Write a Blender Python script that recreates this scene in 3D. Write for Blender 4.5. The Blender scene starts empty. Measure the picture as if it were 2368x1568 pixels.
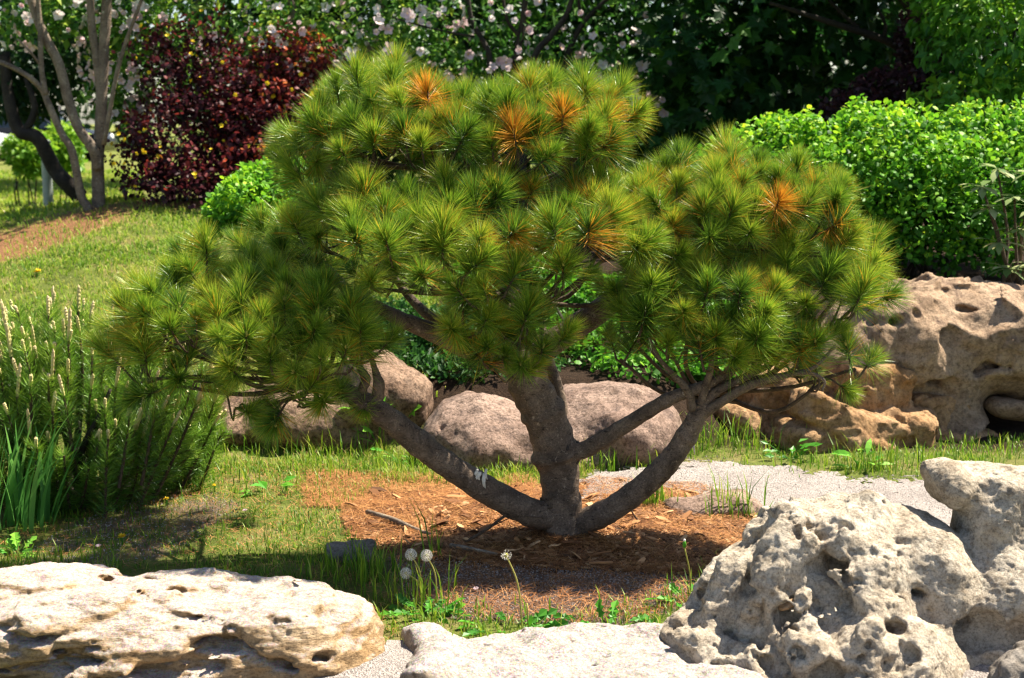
import bpy, math, random
import numpy as np
from mathutils import Vector, Matrix, Quaternion

rng = np.random.default_rng(11)
random.seed(11)
scene = bpy.context.scene
COL = scene.collection

# ------------------------------------------------------------------ camera, sky, sun, exposure
FPX = 50.0 / 36.0 * 1024.0            # focal length in pixels of the 1024 px wide picture
CAMZ = 1.66
PITCH = math.atan((339.0 - 120.0) / FPX)
cam_data = bpy.data.cameras.new('camera')
cam_data.lens = 50.0
cam_data.sensor_width = 36.0
cam_data.clip_start = 0.05
cam_data.clip_end = 900.0
cam_data.dof.use_dof = True
cam_data.dof.focus_distance = 5.3
cam_data.dof.aperture_fstop = 4.2
cam = bpy.data.objects.new('camera', cam_data)
COL.objects.link(cam)
cam.location = (0, 0, CAMZ)
cam.rotation_euler = (math.radians(90) - PITCH, 0, 0)
scene.camera = cam

SUN = Vector((0.55, 0.28, 1.0)).normalized()
world = bpy.data.worlds.new('World')
scene.world = world
world.use_nodes = True
wn = world.node_tree
bg = wn.nodes['Background']
sky = wn.nodes.new('ShaderNodeTexSky')
sky.sky_type = 'NISHITA'
sky.sun_disc = False
sky.sun_elevation = math.asin(SUN.z)
sky.sun_rotation = math.atan2(SUN.x, SUN.y)
wn.links.new(sky.outputs['Color'], bg.inputs['Color'])
bg.inputs['Strength'].default_value = 0.062
sun_data = bpy.data.lights.new('sun', 'SUN')
sun_data.energy = 5.0
sun_data.angle = math.radians(0.5)
sun_data.color = (1.0, 0.92, 0.77)
sun = bpy.data.objects.new('sun', sun_data)
COL.objects.link(sun)
sun.rotation_euler = SUN.to_track_quat('Z', 'Y').to_euler()
sun.location = (6, 3, 12)
scene.view_settings.view_transform = 'Standard'
scene.view_settings.look = 'None'
scene.view_settings.exposure = 1.65
scene.view_settings.gamma = 1.0
scene.view_settings.use_curve_mapping = False
scene.cycles.max_bounces = 8
scene.cycles.diffuse_bounces = 4
scene.cycles.transmission_bounces = 6
scene.cycles.transparent_max_bounces = 4
scene.cycles.use_denoising = True
scene.cycles.filter_width = 1.3

# ------------------------------------------------------------------ photo positions
DS = 1024.0 / 2367.0                   # the photograph was measured at 2367 px width
SP, CP = math.sin(PITCH), math.cos(PITCH)

def ray(u, v):
    a = (u * DS - 512.0) / FPX
    b = (339.0 - v * DS) / FPX
    return np.array([a, CP + b * SP, -SP + b * CP])

def at(u, v, Y):                       # the point at depth Y seen at (u, v)
    d = ray(u, v)
    t = Y / d[1]
    return np.array([d[0] * t, Y, CAMZ + d[2] * t])

def project(P):
    P = np.asarray(P, float)
    x = P[..., 0]; y = P[..., 1]; z = P[..., 2] - CAMZ
    f = y * CP - z * SP
    b = (y * SP + z * CP) / f
    return (x / f * FPX + 512.0) / DS, (339.0 - b * FPX) / DS

# ------------------------------------------------------------------ noise
def _h(ix, iy, iz, s):
    with np.errstate(over='ignore'):
        h = (ix.astype(np.uint32) * np.uint32(374761393) + iy.astype(np.uint32) * np.uint32(668265263)
             + iz.astype(np.uint32) * np.uint32(2147483647) + np.uint32(s) * np.uint32(1274126177))
        h = (h ^ (h >> np.uint32(13))) * np.uint32(1274126177)
        h = (h ^ (h >> np.uint32(16))) * np.uint32(2246822519)
        return h ^ (h >> np.uint32(15))

def vnoise(P, freq=1.0, seed=0):       # smooth noise, about -1..1
    P = np.asarray(P, np.float32) * np.asarray(freq, np.float32) + np.float32(57.3)
    i = np.floor(P).astype(np.int32)
    f = (P - i).astype(np.float32)
    w = f * f * f * (f * (f * 6 - 15) + 10)
    out = np.zeros(P.shape[:-1], np.float32)
    for dx in (0, 1):
        for dy in (0, 1):
            for dz in (0, 1):
                h = _h(i[..., 0] + dx, i[..., 1] + dy, i[..., 2] + dz, seed)
                gx = ((h & np.uint32(1023)).astype(np.float32) / 511.5 - 1)
                gy = (((h >> np.uint32(10)) & np.uint32(1023)).astype(np.float32) / 511.5 - 1)
                gz = (((h >> np.uint32(20)) & np.uint32(1023)).astype(np.float32) / 511.5 - 1)
                d = gx * (f[..., 0] - dx) + gy * (f[..., 1] - dy) + gz * (f[..., 2] - dz)
                wx = w[..., 0] if dx else 1 - w[..., 0]
                wy = w[..., 1] if dy else 1 - w[..., 1]
                wz = w[..., 2] if dz else 1 - w[..., 2]
                out += d * wx * wy * wz
    return out * 1.5

def fbm(P, freq, octaves=3, seed=0, gain=0.5):
    o = 0; a = 1.0
    fr = np.asarray(freq, np.float32)
    for k in range(octaves):
        o = o + a * vnoise(P, fr, seed + 17 * k)
        fr = fr * 2.03; a *= gain
    return o

def worley(P, freq, seed=0):           # distance to the nearest feature point and that point's own random value
    P = np.asarray(P, np.float32) * np.asarray(freq, np.float32) + np.float32(31.7)
    i = np.floor(P - np.float32(0.5)).astype(np.int32)
    F = P - i
    best = np.full(P.shape[:-1], 81.0, np.float32); rnd = np.zeros(P.shape[:-1], np.float32)
    for dx in (0, 1):
        for dy in (0, 1):
            for dz in (0, 1):
                h = _h(i[..., 0] + dx, i[..., 1] + dy, i[..., 2] + dz, seed)
                k = np.float32(0.55 / 1023.0)
                qx = F[..., 0] - ((h & np.uint32(1023)) * k + np.float32(dx + 0.22))
                qy = F[..., 1] - (((h >> np.uint32(10)) & np.uint32(1023)) * k + np.float32(dy + 0.22))
                qz = F[..., 2] - (((h >> np.uint32(20)) & np.uint32(1023)) * k + np.float32(dz + 0.22))
                d = (qx * qx + qy * qy + qz * qz).astype(np.float32)
                m = d < best
                best[m] = d[m]
                rnd[m] = ((h[m] * np.uint32(2654435761)) >> np.uint32(8)).astype(np.float32) / np.float32(16777216.0)
    return np.sqrt(best), rnd

def sstep(a, b, x):
    t = np.clip((np.asarray(x, float) - a) / (b - a), 0, 1)
    return t * t * (3 - 2 * t)

# ------------------------------------------------------------------ mesh building
class G:
    def __init__(self):
        self.V = []; self.F = {3: [], 4: []}; self.M = {3: [], 4: []}; self.tint = []; self.n = 0
    def add(self, V, T=None, Q=None, tint=0.5, mat=0):
        V = np.asarray(V, np.float32).reshape(-1, 3)
        self.V.append(V)
        t = np.broadcast_to(np.asarray(tint, np.float32), (len(V),)) if np.ndim(tint) == 0 else np.asarray(tint, np.float32)
        self.tint.append(t)
        for k, A in ((3, T), (4, Q)):
            if A is not None and len(A):
                A = np.asarray(A, np.int64).reshape(-1, k)
                self.F[k].append(A + self.n)
                self.M[k].append(np.full(len(A), mat, np.int32))
        self.n += len(V)
        return self
    def mesh(self, name, mats, smooth=False):
        me = bpy.data.meshes.new(name)
        V = np.concatenate(self.V) if self.V else np.zeros((0, 3), np.float32)
        T = np.concatenate(self.F[3]) if self.F[3] else np.zeros((0, 3), np.int64)
        Q = np.concatenate(self.F[4]) if self.F[4] else np.zeros((0, 4), np.int64)
        mi = np.concatenate([np.concatenate(self.M[k]) if self.M[k] else np.zeros(0, np.int32) for k in (3, 4)])
        me.vertices.add(len(V))
        me.vertices.foreach_set('co', V.ravel())
        loops = np.concatenate([T.ravel(), Q.ravel()]).astype(np.int32)
        me.loops.add(len(loops))
        me.loops.foreach_set('vertex_index', loops)
        np_ = len(T) + len(Q)
        me.polygons.add(np_)
        starts = np.concatenate([np.arange(len(T)) * 3, len(T) * 3 + np.arange(len(Q)) * 4]).astype(np.int32)
        me.polygons.foreach_set('loop_start', starts)
        me.polygons.foreach_set('material_index', mi)
        me.polygons.foreach_set('use_smooth', np.full(np_, bool(smooth)))
        a = me.attributes.new('tint', 'FLOAT', 'POINT')
        a.data.foreach_set('value', np.concatenate(self.tint) if self.tint else np.zeros(0, np.float32))
        for m in (mats if isinstance(mats, (list, tuple)) else [mats]):
            me.materials.append(m)
        me.update(calc_edges=True)
        return me

def link(name, me, parent=None, world_coords=True):
    o = bpy.data.objects.new(name, me)
    COL.objects.link(o)
    if parent is not None:
        o.parent = parent
        if world_coords:
            M = parent.matrix_basis.copy()
            p = parent.parent
            while p is not None:
                M = p.matrix_basis @ (parent.matrix_parent_inverse @ M) if parent.parent is p else M
                p = None
            o.matrix_parent_inverse = M.inverted()
    return o

def tag(o, label=None, cat=None, group=None, kind=None):
    if label: o['label'] = label
    if cat: o['category'] = cat
    if group: o['group'] = group
    if kind: o['kind'] = kind
    return o

def thing(name, loc, label, cat, group=None):
    o = bpy.data.objects.new(name, None)
    o.empty_display_size = 0.1
    COL.objects.link(o)
    o.location = tuple(float(c) for c in loc)
    return tag(o, label, cat, group)

def smooth_path(pts, n):
    P = np.asarray(pts, float)
    if len(P) == 2:
        t = np.linspace(0, 1, n)[:, None]
        return P[0] * (1 - t) + P[1] * t
    k = len(P)
    Pe = np.vstack([2 * P[0] - P[1], P, 2 * P[-1] - P[-2]])
    ts = np.linspace(0, k - 1 - 1e-6, n)
    i = ts.astype(int); f = (ts - i)[:, None]
    a, b, c, d = Pe[i], Pe[i + 1], Pe[i + 2], Pe[i + 3]
    return 0.5 * ((2 * b) + (-a + c) * f + (2 * a - 5 * b + 4 * c - d) * f ** 2 + (-a + 3 * b - 3 * c + d) * f ** 3)

def tube(g, pts, radii, sides=8, n=None, tint=0.5, mat=0, rough=0.0, rf=25.0, seed=1, cap=True, bumps=None):
    pts = np.asarray(pts, float)
    n = n or len(pts)
    P = smooth_path(pts, n) if n != len(pts) or len(pts) > 2 else pts
    rad = np.interp(np.linspace(0, 1, n), np.linspace(0, 1, len(np.atleast_1d(radii))), np.atleast_1d(radii))
    if bumps:
        tt = np.linspace(0, 1, n)
        for (c, w, a) in bumps:
            rad = rad * (1 + a * np.exp(-((tt - c) / w) ** 2))
    T = np.gradient(P, axis=0)
    T /= np.linalg.norm(T, axis=1)[:, None] + 1e-9
    ref = np.array([0.0, 0, 1]) if abs(T[0][2]) < 0.9 else np.array([1.0, 0, 0])
    U = np.zeros_like(P)
    u = np.cross(T[0], ref); u /= np.linalg.norm(u)
    for i in range(n):
        u = u - T[i] * np.dot(u, T[i]); u /= np.linalg.norm(u) + 1e-9
        U[i] = u
    W = np.cross(T, U)
    ang = np.linspace(0, 2 * np.pi, sides, endpoint=False)
    dirs = U[:, None, :] * np.cos(ang)[None, :, None] + W[:, None, :] * np.sin(ang)[None, :, None]
    V = P[:, None, :] + dirs * rad[:, None, None]
    if rough > 0:
        nz = fbm(V.reshape(-1, 3), rf, 3, seed).reshape(n, sides)
        V = P[:, None, :] + dirs * (rad[:, None] * (1 + rough * nz))[..., None]
    V = V.reshape(-1, 3)
    i = np.arange(n - 1)[:, None]; j = np.arange(sides)[None, :]
    a = i * sides + j; b = i * sides + (j + 1) % sides
    Q = np.stack([a, b, b + sides, a + sides], -1).reshape(-1, 4)
    T3 = None
    if cap:
        V = np.vstack([V, P[0], P[-1]])
        c0, c1 = n * sides, n * sides + 1
        jj = np.arange(sides)
        T3 = np.vstack([np.stack([np.full(sides, c0), (jj + 1) % sides, jj], -1),
                        np.stack([np.full(sides, c1), (n - 1) * sides + jj, (n - 1) * sides + (jj + 1) % sides], -1)])
    g.add(V, T3, Q, tint, mat)
    return P

def unit(v):
    v = np.asarray(v, float)
    return v / (np.linalg.norm(v, axis=-1, keepdims=True) + 1e-9)

LEAF = {
    'point': (np.array([[0, 0, 0], [-.25, .42, .07], [.25, .42, .07], [0, 1, -.05], [0, .5, 0]]), np.array([[0, 2, 4], [0, 4, 1], [4, 2, 3], [4, 3, 1]])),
    'round': (np.array([[0, 0, 0], [-.34, .32, .06], [.34, .32, .06], [-.32, .75, .06], [.32, .75, .06], [0, 1, 0]]), np.array([[0, 2, 1], [1, 2, 4], [1, 4, 3], [3, 4, 5]])),
    'long': (np.array([[0, 0, 0], [-.13, .35, .04], [.13, .35, .04], [-.12, .7, .02], [.12, .7, .02], [0, 1, -.08]]), np.array([[0, 2, 1], [1, 2, 4], [1, 4, 3], [3, 4, 5]])),
    'maple': (np.array([[0, .3, 0], [0, 0, 0], [.22, .12, .04], [.55, .12, .0], [.42, .36, .05], [.62, .62, 0], [.28, .6, .05], [0, 1.05, -.05],
                        [-.28, .6, .05], [-.62, .62, 0], [-.42, .36, .05], [-.55, .12, 0], [-.22, .12, .04]]),
              np.array([[0, k, k + 1] for k in range(1, 12)] + [[0, 12, 1]])),
    'lobed': (np.array([[0, 0, 0], [.10, .2, .02], [.26, .26, 0], [.12, .4, .03], [.32, .52, 0], [.14, .62, .03], [.28, .8, 0], [0, 1, -.1],
                        [-.28, .8, 0], [-.14, .62, .03], [-.32, .52, 0], [-.12, .4, .03], [-.26, .26, 0], [-.10, .2, .02], [0, .5, -.02]]),
              np.array([[14, k, k + 1] for k in range(0, 13)] + [[14, 13, 0]])),
}

def leaves(g, P, D, N, size, kind='point', tint=0.5, mat=0, width=1.0):
    """P base points, D the way each leaf points, N its upper side"""
    tv, tt = LEAF[kind]
    P = np.asarray(P, float); n = len(P)
    if n == 0: return
    D = unit(D); N = unit(N - D * np.sum(N * D, -1, keepdims=True)); S = np.cross(D, N)
    size = np.broadcast_to(np.asarray(size, float), (n,))
    V = P[:, None, :] + size[:, None, None] * (S[:, None, :] * (tv[None, :, 0:1] * width) + D[:, None, :] * tv[None, :, 1:2] + N[:, None, :] * tv[None, :, 2:3])
    k = len(tv)
    T = (tt[None] + (np.arange(n) * k)[:, None, None]).reshape(-1, 3)
    tint = np.repeat(np.broadcast_to(np.asarray(tint, float), (n,)), k)
    g.add(V.reshape(-1, 3), T, None, tint, mat)

def rand_dirs(n):
    return unit(rng.normal(size=(n, 3)))

def ellip_points(ells, n, shell=0.55, zmin=-0.6):
    """points in the outer part of a set of ellipsoids (x, y, z, rx, ry, rz), and their outward directions"""
    E = np.asarray(ells, float)
    area = (E[:, 3] * E[:, 4] + E[:, 3] * E[:, 5] + E[:, 4] * E[:, 5])
    k = rng.choice(len(E), size=n * 2, p=area / area.sum())
    d = rand_dirs(n * 2)
    keep = d[:, 2] > zmin
    d = d[keep][:n]; k = k[keep][:n]
    r = (shell + (1 - shell) * rng.random(len(d)) ** 0.6)
    P = E[k, :3] + d * E[k, 3:] * r[:, None]
    nn = unit(d / E[k, 3:])
    return P, nn

# ------------------------------------------------------------------ materials
def new_mat(name):
    m = bpy.data.materials.new(name); m.use_nodes = True
    nt = m.node_tree
    return m, nt, nt.nodes['Principled BSDF']

def ramp(nt, stops):
    r = nt.nodes.new('ShaderNodeValToRGB')
    e = r.color_ramp.elements
    while len(e) > 1: e.remove(e[-1])
    e[0].position = stops[0][0]; e[0].color = (*stops[0][1], 1)
    for p, c in stops[1:]:
        x = e.new(p); x.color = (*c, 1)
    return r

def leaf_mat(name, stops, rough=0.5, transl=0.35, spec=0.3, obj_rand=0.0, tcol=None):
    m, nt, b = new_mat(name)
    at_ = nt.nodes.new('ShaderNodeAttribute'); at_.attribute_name = 'tint'
    r = ramp(nt, stops)
    src = at_.outputs['Fac']
    if obj_rand > 0:
        oi = nt.nodes.new('ShaderNodeObjectInfo')
        ma = nt.nodes.new('ShaderNodeMath'); ma.operation = 'MULTIPLY_ADD'
        ma.inputs[1].default_value = obj_rand; 
        sub = nt.nodes.new('ShaderNodeMath'); sub.operation = 'SUBTRACT'
        nt.links.new(oi.outputs['Random'], sub.inputs[0]); sub.inputs[1].default_value = 0.5
        nt.links.new(sub.outputs[0], ma.inputs[0]); nt.links.new(src, ma.inputs[2])
        src = ma.outputs[0]
    nt.links.new(src, r.inputs['Fac'])
    nt.links.new(r.outputs['Color'], b.inputs['Base Color'])
    b.inputs['Roughness'].default_value = rough
    b.inputs['Specular IOR Level'].default_value = spec
    if transl > 0:
        t = nt.nodes.new('ShaderNodeBsdfTranslucent')
        if tcol:
            mx = nt.nodes.new('ShaderNodeMixRGB'); mx.blend_type = 'MULTIPLY'; mx.inputs[0].default_value = 1
            mx.inputs[2].default_value = (*tcol, 1)
            nt.links.new(r.outputs['Color'], mx.inputs[1]); nt.links.new(mx.outputs[0], t.inputs['Color'])
        else:
            nt.links.new(r.outputs['Color'], t.inputs['Color'])
        mix = nt.nodes.new('ShaderNodeMixShader'); mix.inputs[0].default_value = transl
        out = nt.nodes['Material Output']
        nt.links.new(b.outputs[0], mix.inputs[1]); nt.links.new(t.outputs[0], mix.inputs[2])
        nt.links.new(mix.outputs[0], out.inputs['Surface'])
    return m

def tex(nt, kind, scale, detail=6, rough=0.55, vec=None, dist=0.0, stretch=None):
    t = nt.nodes.new('ShaderNodeTexNoise' if kind == 'noise' else 'ShaderNodeTexVoronoi')
    t.inputs['Scale'].default_value = scale
    if kind == 'noise':
        t.inputs['Detail'].default_value = detail; t.inputs['Roughness'].default_value = rough; t.inputs['Distortion'].default_value = dist
    tc = nt.nodes.new('ShaderNodeTexCoord')
    src = tc.outputs['Object']
    if stretch:
        mp = nt.nodes.new('ShaderNodeMapping'); mp.inputs['Scale'].default_value = stretch
        nt.links.new(src, mp.inputs['Vector']); src = mp.outputs['Vector']
    nt.links.new(src, t.inputs['Vector'])
    return t

def mixc(nt, fac, a, b, blend='MIX'):
    mx = nt.nodes.new('ShaderNodeMixRGB'); mx.blend_type = blend
    for i, s in ((0, fac), (1, a), (2, b)):
        if hasattr(s, 'is_linked'): nt.links.new(s, mx.inputs[i])
        elif isinstance(s, (int, float)): mx.inputs[i].default_value = s
        else: mx.inputs[i].default_value = (*s, 1)
    return mx.outputs[0]

def bump(nt, b, height, strength, dist, prev=None):
    bn = nt.nodes.new('ShaderNodeBump'); bn.inputs['Strength'].default_value = strength; bn.inputs['Distance'].default_value = dist
    nt.links.new(height, bn.inputs['Height'])
    if prev is not None: nt.links.new(prev, bn.inputs['Normal'])
    nt.links.new(bn.outputs[0], b.inputs['Normal'])
    return bn.outputs[0]

def rock_mat(name, c1, c2, c3, speck=0.5, stretch=None, fine=90.0, top=None, topmin=0.55, topmax=0.9, bs=0.6):
    """c1/c2 main tones, c3 dark stain, top = pale dust lying on the upward faces"""
    m, nt, b = new_mat(name)
    big = tex(nt, 'noise', 5.0, 5, 0.6, dist=0.4, stretch=stretch)
    r1 = ramp(nt, [(0.35, c1), (0.65, c2)])
    nt.links.new(big.outputs['Fac'], r1.inputs['Fac'])
    st = tex(nt, 'noise', 11.0, 8, 0.7, dist=0.3, stretch=stretch)
    r2 = ramp(nt, [(0.52, (0, 0, 0)), (0.72, (1, 1, 1))])
    nt.links.new(st.outputs['Fac'], r2.inputs['Fac'])
    c = mixc(nt, r2.outputs['Color'], r1.outputs['Color'], c3)
    sp = tex(nt, 'noise', fine, 4, 0.75)
    r3 = ramp(nt, [(0.3, (1 - speck,) * 3), (0.52, (1, 1, 1)), (0.75, (1 + 0.25 * speck,) * 3)])
    nt.links.new(sp.outputs['Fac'], r3.inputs['Fac'])
    c = mixc(nt, 1.0, c, r3.outputs['Color'], 'MULTIPLY')
    mm = tex(nt, 'noise', 26.0, 9, 0.72, dist=0.5, stretch=stretch)
    r6 = ramp(nt, [(0.34, (0.50, 0.46, 0.42)), (0.50, (0.98, 0.97, 0.95)), (0.70, (1.16, 1.15, 1.13))])
    nt.links.new(mm.outputs['Fac'], r6.inputs['Fac'])
    c = mixc(nt, 1.0, c, r6.outputs['Color'], 'MULTIPLY')
    if top is not None:
        ge = nt.nodes.new('ShaderNodeNewGeometry'); sx = nt.nodes.new('ShaderNodeSeparateXYZ')
        nt.links.new(ge.outputs['Normal'], sx.inputs[0])
        ad = nt.nodes.new('ShaderNodeMath'); ad.operation = 'MULTIPLY_ADD'; ad.inputs[1].default_value = 0.35
        nt.links.new(st.outputs['Fac'], ad.inputs[0]); nt.links.new(sx.outputs['Z'], ad.inputs[2])
        r4 = ramp(nt, [(topmin, (0, 0, 0)), (topmax, (0.85,) * 3)])
        sb = nt.nodes.new('ShaderNodeMath'); sb.operation = 'SUBTRACT'; sb.inputs[1].default_value = 0.175
        nt.links.new(ad.outputs[0], sb.inputs[0]); nt.links.new(sb.outputs[0], r4.inputs['Fac'])
        gr = tex(nt, 'voronoi', 260.0)
        tc = mixc(nt, 0.22, top, gr.outputs['Color'])
        tcd = mixc(nt, 0.8, mixc(nt, 1.0, tc, r3.outputs['Color'], 'MULTIPLY'), r6.outputs['Color'], 'MULTIPLY')
        c = mixc(nt, r4.outputs['Color'], c, tcd)
    nt.links.new(c, b.inputs['Base Color'])
    b.inputs['Roughness'].default_value = 0.9
    b.inputs['Specular IOR Level'].default_value = 0.15
    f1 = tex(nt, 'noise', 45.0, 9, 0.7, stretch=stretch)
    n1 = bump(nt, b, f1.outputs['Fac'], bs, 0.02)
    f2 = tex(nt, 'noise', 220.0, 4, 0.7)
    bump(nt, b, f2.outputs['Fac'], 0.35, 0.006, n1)
    return m

def bark_mat(name, c1, c2, c3, scale=1.0, bs=0.7):
    m, nt, b = new_mat(name)
    t1 = tex(nt, 'noise', 9 * scale, 6, 0.65, dist=0.6)
    r1 = ramp(nt, [(0.35, c1), (0.62, c2)])
    nt.links.new(t1.outputs['Fac'], r1.inputs['Fac'])
    t2 = tex(nt, 'noise', 38 * scale, 6, 0.7, stretch=(1, 1, 2.2))
    r2 = ramp(nt, [(0.56, (0, 0, 0)), (0.68, (1, 1, 1))])
    nt.links.new(t2.outputs['Fac'], r2.inputs['Fac'])
    c = mixc(nt, r2.outputs['Color'], r1.outputs['Color'], c3)
    t3 = tex(nt, 'noise', 150 * scale, 3, 0.7)
    r3 = ramp(nt, [(0.35, (0.6,) * 3), (0.6, (1.1,) * 3)])
    nt.links.new(t3.outputs['Fac'], r3.inputs['Fac'])
    c = mixc(nt, 1.0, c, r3.outputs['Color'], 'MULTIPLY')
    t4 = tex(nt, 'noise', 55 * scale, 5, 0.7, dist=0.4)
    r4 = ramp(nt, [(0.60, (0, 0, 0)), (0.68, (0.55,) * 3)])
    nt.links.new(t4.outputs['Fac'], r4.inputs['Fac'])
    c = mixc(nt, r4.outputs['Color'], c, tuple(min(.5, 2.4 * x + .03) for x in c2))
    nt.links.new(c, b.inputs['Base Color'])
    b.inputs['Roughness'].default_value = 0.75
    b.inputs['Specular IOR Level'].default_value = 0.25
    n1 = bump(nt, b, t2.outputs['Fac'], bs, 0.012)
    bump(nt, b, t3.outputs['Fac'], 0.4, 0.004, n1)
    return m

def plain_mat(name, col, rough=0.6, metal=0.0, var=0.15, scale=30.0, spec=0.4):
    m, nt, b = new_mat(name)
    t = tex(nt, 'noise', scale, 5, 0.6)
    r = ramp(nt, [(0.3, tuple(c * (1 - var) for c in col)), (0.7, tuple(min(1, c * (1 + var)) for c in col))])
    nt.links.new(t.outputs['Fac'], r.inputs['Fac'])
    nt.links.new(r.outputs['Color'], b.inputs['Base Color'])
    b.inputs['Roughness'].default_value = rough; b.inputs['Metallic'].default_value = metal
    b.inputs['Specular IOR Level'].default_value = spec
    return m

M = {}
M['needle'] = leaf_mat('pine_needle', [(0.0, (0.026, 0.075, 0.012)), (0.28, (0.085, 0.195, 0.016)), (0.55, (0.215, 0.355, 0.024)), (0.82, (0.46, 0.50, 0.045)), (1.0, (0.62, 0.45, 0.045))], 0.36, 0.30, 0.5, obj_rand=0.4)
M['orange_needle'] = leaf_mat('dead_needle', [(0.0, (0.42, 0.15, 0.015)), (1.0, (0.85, 0.43, 0.035))], 0.5, 0.3, 0.3)
M['bud'] = leaf_mat('pine_bud', [(0.0, (0.40, 0.32, 0.06)), (1.0, (0.62, 0.55, 0.16))], 0.6, 0.1, 0.2)
M['twig'] = bark_mat('twig_bark', (0.07, 0.045, 0.028), (0.15, 0.10, 0.065), (0.03, 0.02, 0.012), 3.0)
M['pine_bark'] = bark_mat('pine_bark', (0.080, 0.054, 0.038), (0.21, 0.150, 0.108), (0.022, 0.014, 0.010), 1.0)
M['resin'] = plain_mat('white_resin', (0.62, 0.58, 0.52), 0.7, 0, 0.25, 60)
M['grey_bark'] = bark_mat('grey_bark', (0.12, 0.085, 0.062), (0.26, 0.20, 0.145), (0.05, 0.035, 0.025), 0.7)
M['dark_bark'] = bark_mat('dark_bark', (0.02, 0.015, 0.012), (0.05, 0.038, 0.03), (0.012, 0.009, 0.008), 0.7)
M['mugo_needle'] = leaf_mat('mugo_needle', [(0.0, (0.035, 0.095, 0.012)), (0.5, (0.13, 0.27, 0.024)), (1.0, (0.34, 0.46, 0.045))], 0.4, 0.2, 0.5, obj_rand=0.35)
M['candle'] = leaf_mat('candle', [(0.0, (0.36, 0.35, 0.10)), (0.5, (0.55, 0.47, 0.20)), (1.0, (0.68, 0.52, 0.30))], 0.7, 0.1, 0.2, obj_rand=0.5)
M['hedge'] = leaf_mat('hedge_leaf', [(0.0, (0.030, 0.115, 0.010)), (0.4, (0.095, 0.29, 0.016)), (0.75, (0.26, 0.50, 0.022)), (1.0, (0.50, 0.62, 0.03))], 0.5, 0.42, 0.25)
M['quince_leaf'] = leaf_mat('quince_leaf', [(0.0, (0.015, 0.055, 0.012)), (0.5, (0.055, 0.17, 0.022)), (0.85, (0.17, 0.33, 0.035)), (1.0, (0.34, 0.45, 0.05))], 0.5, 0.4, 0.3)
M['maple_leaf'] = leaf_mat('maple_leaf', [(0.0, (0.008, 0.035, 0.008)), (0.6, (0.020, 0.085, 0.014)), (1.0, (0.10, 0.26, 0.025))], 0.5, 0.4, 0.3)
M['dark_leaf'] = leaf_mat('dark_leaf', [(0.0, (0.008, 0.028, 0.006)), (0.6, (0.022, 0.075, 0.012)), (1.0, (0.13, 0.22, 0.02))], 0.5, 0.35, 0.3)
M['spring_leaf'] = leaf_mat('spring_leaf', [(0.0, (0.03, 0.13, 0.014)), (0.5, (0.13, 0.31, 0.02)), (1.0, (0.36, 0.52, 0.035))], 0.45, 0.45, 0.35)
M['maroon'] = leaf_mat('maroon_leaf', [(0.0, (0.030, 0.008, 0.012)), (0.35, (0.085, 0.016, 0.024)), (0.6, (0.20, 0.028, 0.026)), (0.8, (0.38, 0.06, 0.022)), (1.0, (0.46, 0.19, 0.03))], 0.45, 0.35, 0.25)
M['purple'] = leaf_mat('purple_leaf', [(0.0, (0.020, 0.010, 0.012)), (0.6, (0.075, 0.022, 0.032)), (1.0, (0.16, 0.06, 0.06))], 0.45, 0.3, 0.4)
M['yellow_petal'] = leaf_mat('yellow_petal', [(0.0, (0.75, 0.46, 0.015)), (1.0, (0.85, 0.66, 0.03))], 0.6, 0.3, 0.2)
M['petal'] = leaf_mat('pink_petal', [(0.0, (0.62, 0.34, 0.40)), (0.5, (0.78, 0.58, 0.60)), (1.0, (0.84, 0.78, 0.76))], 0.6, 0.35, 0.2, obj_rand=0.6)
M['rhodo'] = leaf_mat('rhododendron_leaf', [(0.0, (0.07, 0.14, 0.03)), (0.5, (0.20, 0.27, 0.09)), (1.0, (0.42, 0.44, 0.22))], 0.35, 0.3, 0.5)
M['grass'] = leaf_mat('grass_blade', [(0.0, (0.040, 0.11, 0.010)), (0.40, (0.12, 0.255, 0.016)), (0.68, (0.27, 0.39, 0.025)), (0.86, (0.38, 0.40, 0.06)), (1.0, (0.55, 0.42, 0.16))], 0.45, 0.4, 0.3)
M['iris'] = leaf_mat('iris_leaf', [(0.0, (0.05, 0.16, 0.03)), (0.5, (0.11, 0.32, 0.06)), (1.0, (0.26, 0.48, 0.10))], 0.4, 0.3, 0.4, obj_rand=0.5)
M['weed'] = leaf_mat('weed_leaf', [(0.0, (0.04, 0.17, 0.014)), (0.5, (0.10, 0.36, 0.025)), (1.0, (0.26, 0.52, 0.05))], 0.45, 0.4, 0.3)
M['stalk'] = leaf_mat('flower_stalk', [(0.0, (0.30, 0.30, 0.05)), (1.0, (0.50, 0.42, 0.14))], 0.5, 0.2, 0.3)
M['fluff'] = leaf_mat('seed_fluff', [(0.0, (0.55, 0.47, 0.36)), (1.0, (0.90, 0.88, 0.82))], 0.8, 0.4, 0.1)
M['chip'] = leaf_mat('wood_chip', [(0.0, (0.06, 0.028, 0.013)), (0.4, (0.20, 0.088, 0.036)), (0.75, (0.38, 0.185, 0.075)), (1.0, (0.52, 0.32, 0.165))], 0.8, 0.0, 0.2, obj_rand=1.0)
M['litter'] = leaf_mat('fallen_needle', [(0.0, (0.09, 0.034, 0.013)), (0.5, (0.30, 0.115, 0.032)), (1.0, (0.52, 0.27, 0.095))], 0.6, 0.1, 0.3)
M['pebble'] = leaf_mat('pebble', [(0.0, (0.09, 0.07, 0.06)), (0.6, (0.27, 0.23, 0.205)), (1.0, (0.42, 0.37, 0.34))], 0.85, 0.0, 0.2)

# ------------------------------------------------------------------ terrain
def crest_z(x):
    return np.interp(x, [-9, -4.6, -3.2, -1.6, 0.0, 3.0], [0.66, 0.80, 0.97, 1.03, 0.95, 0.8])

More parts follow.
